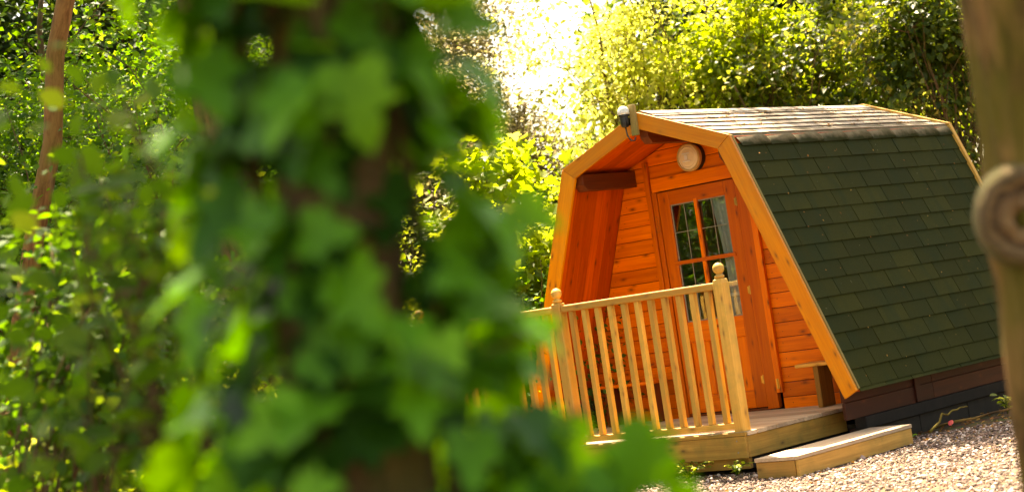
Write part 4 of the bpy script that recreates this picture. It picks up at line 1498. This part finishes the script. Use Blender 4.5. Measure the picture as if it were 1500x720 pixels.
bgtree('blossom_tree', 'small cream blossoming tree paled for glare just right of the ivy below the sky gap', 800, 23.5, 2.5, 1.15, 1.0, 1.45, 3.9, 56, 15000, 0.055, 'blossom', 45, tr=0.06, sigma=0.24, shell=0.2)
bgtree('sycamore_bush', 'bright lime green large leaved bush between ivy and cabin', 745, 17.2, 1.35, 0.75, 0.75, 1.15, 2.2, 30, 3600, 0.105, 'yellow', 38, cat='bush', multi=4, tr=0.025,
       sigma=0.22, kind='ivy')
bgtree('bush', 'dark green bush behind the left part of the railing', 770, 16.4, 0.45, 0.9, 0.8, 0.75, 1.2, 34, 7600, 0.055, 'shrub', 39, cat='bush', multi=4, tr=0.02, sigma=0.22)
bgtree('bush', 'lime bush glimpsed through the ivy leaves', 615, 16.6, 1.0, 0.8, 0.8, 1.0, 1.7, 28, 6000, 0.065, 'yellow', 40, cat='bush', multi=4, tr=0.02, sigma=0.24)
bgtree('broadleaf_tree', 'broad green tree behind the ivy at the upper left', 380, 18.0, 3.0, 1.8, 1.6, 2.8, 5.4, 60, 20000, 0.065, 'shrub', 41, tr=0.09)
bgtree('broadleaf_tree', 'yellowish backlit tree beyond the orange trunk', 120, 17.0, 2.6, 1.7, 1.6, 2.6, 5.0, 60, 16000, 0.065, 'shrub', 42, tr=0.09)
bgtree('broadleaf_tree', 'shaded tree at the far left edge of the wood', -60, 15.5, 2.4, 1.4, 1.4, 2.4, 4.6, 50, 14000, 0.060, 'shrub', 43, tr=0.08)
for k, (x, y) in enumerate(((-7.5, -6.5), (-9.5, -9.5), (-6.0, -10.5))):
    b = np.array([x, y, GZ])
    tree('broadleaf_tree', ('dark tree mirrored in the door glass', 'second dark tree mirrored in the door glass', 'outermost dark tree mirrored in the door glass')[k], 'tree',
         b, 5.0, b + np.array([0, 0, 3.0]), (2.0, 2.0, 2.7), 50, 9000, 0.10, M['shrub'], M['bark_brown'], 0.10, 0.4, BG, seed=60 + k)
b = stand(430, 10.5)  # unseen crown added to keep sun off the left shrubs and the ivy
tree('added_shade_tree', 'added tall shade tree hidden by the ivy with its crown above the left of the frame', 'tree', b, 8.6, b + np.array([1.5, -2.1, 8.4]), (3.6, 3.4, 1.7), 90, 15000, 0.13,
     M['shrub'], M['bark_brown'], 0.13, 0.6, BG, seed=70, shell=0.2)
b = stand(330, 15.0)  # another unseen crown, added to shade the bushes farther left
tree('added_shade_tree', 'second added tree hidden by the ivy to shade the bushes at the left', 'tree', b, 9.6, b + np.array([-2.4, 0.6, 9.0]), (3.7, 3.6, 2.0), 84, 14000, 0.13,
     M['shrub'], M['bark_brown'], 0.14, 0.6, BG, seed=71, shell=0.2)
# the tall one whose high crown dapples the roof and the gravel
bgtree('tall_ash_tree', 'tall thin stemmed ash rising behind the gable out of the top of the frame', 1135, 22.6, 9.6, 3.2, 2.9, 1.2, 9.8, 60, 4600, 0.11, 'yellow', 44, tr=0.055, sigma=0.25,
       off=(2.2, -3.0), kind='small', shell=0.2)

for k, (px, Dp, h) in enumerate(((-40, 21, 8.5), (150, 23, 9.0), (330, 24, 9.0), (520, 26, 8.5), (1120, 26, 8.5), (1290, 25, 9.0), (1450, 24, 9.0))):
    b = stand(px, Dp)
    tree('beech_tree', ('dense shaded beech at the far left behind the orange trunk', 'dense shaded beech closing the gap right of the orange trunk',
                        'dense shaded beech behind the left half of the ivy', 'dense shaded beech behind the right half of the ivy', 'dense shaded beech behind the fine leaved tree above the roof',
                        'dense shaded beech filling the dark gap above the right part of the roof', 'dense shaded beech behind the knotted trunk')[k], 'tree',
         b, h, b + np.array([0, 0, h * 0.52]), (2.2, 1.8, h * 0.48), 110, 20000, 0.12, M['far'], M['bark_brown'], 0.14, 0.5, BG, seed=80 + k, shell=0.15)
# a denser belt of wood farther off that closes the view, lower under the sky gap
n = 190000
az0 = math.atan2(FWD[0], FWD[1])
az = RNG.uniform(-math.pi, math.pi, n)
dd = 27 + 9 * RNG.random(n)
rel = az - math.atan2(RGT[0] * 0 + FWD[0], FWD[1])
rel = (rel + math.pi) % (2 * math.pi) - math.pi
hmax = 10.5 + 1.5 * np.sin(az * 9) + 1.0 * np.sin(az * 23 + 1) + 0.6 * np.sin(az * 57)
front = np.abs(rel) < 0.5
gap = np.exp(-((rel - 0.026) / 0.036) ** 2)
hmax = hmax + np.where(rel < -0.06, 5.0, 0.0) * front
hmax = np.where(np.abs(rel) > 1.9, 3.0, hmax)
hmax = hmax * (1 - gap) + 2.4 * gap
keepm = front | (RNG.random(n) < 0.5)
z = GZ + hmax * RNG.random(n) ** 1.0
P_ = np.stack([CAM[0] + dd * np.sin(az), CAM[1] + dd * np.cos(az), z], 1)[keepm]
n = len(P_)
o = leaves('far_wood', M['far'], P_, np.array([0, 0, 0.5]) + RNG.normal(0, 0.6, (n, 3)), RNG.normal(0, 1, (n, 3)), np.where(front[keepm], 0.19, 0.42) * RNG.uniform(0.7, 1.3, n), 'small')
tag(o, 'far belt of shaded woodland closing the view on all sides', 'woodland', kind='stuff')
print('faces', sum(len(m_.polygons) for m_ in bpy.data.meshes))
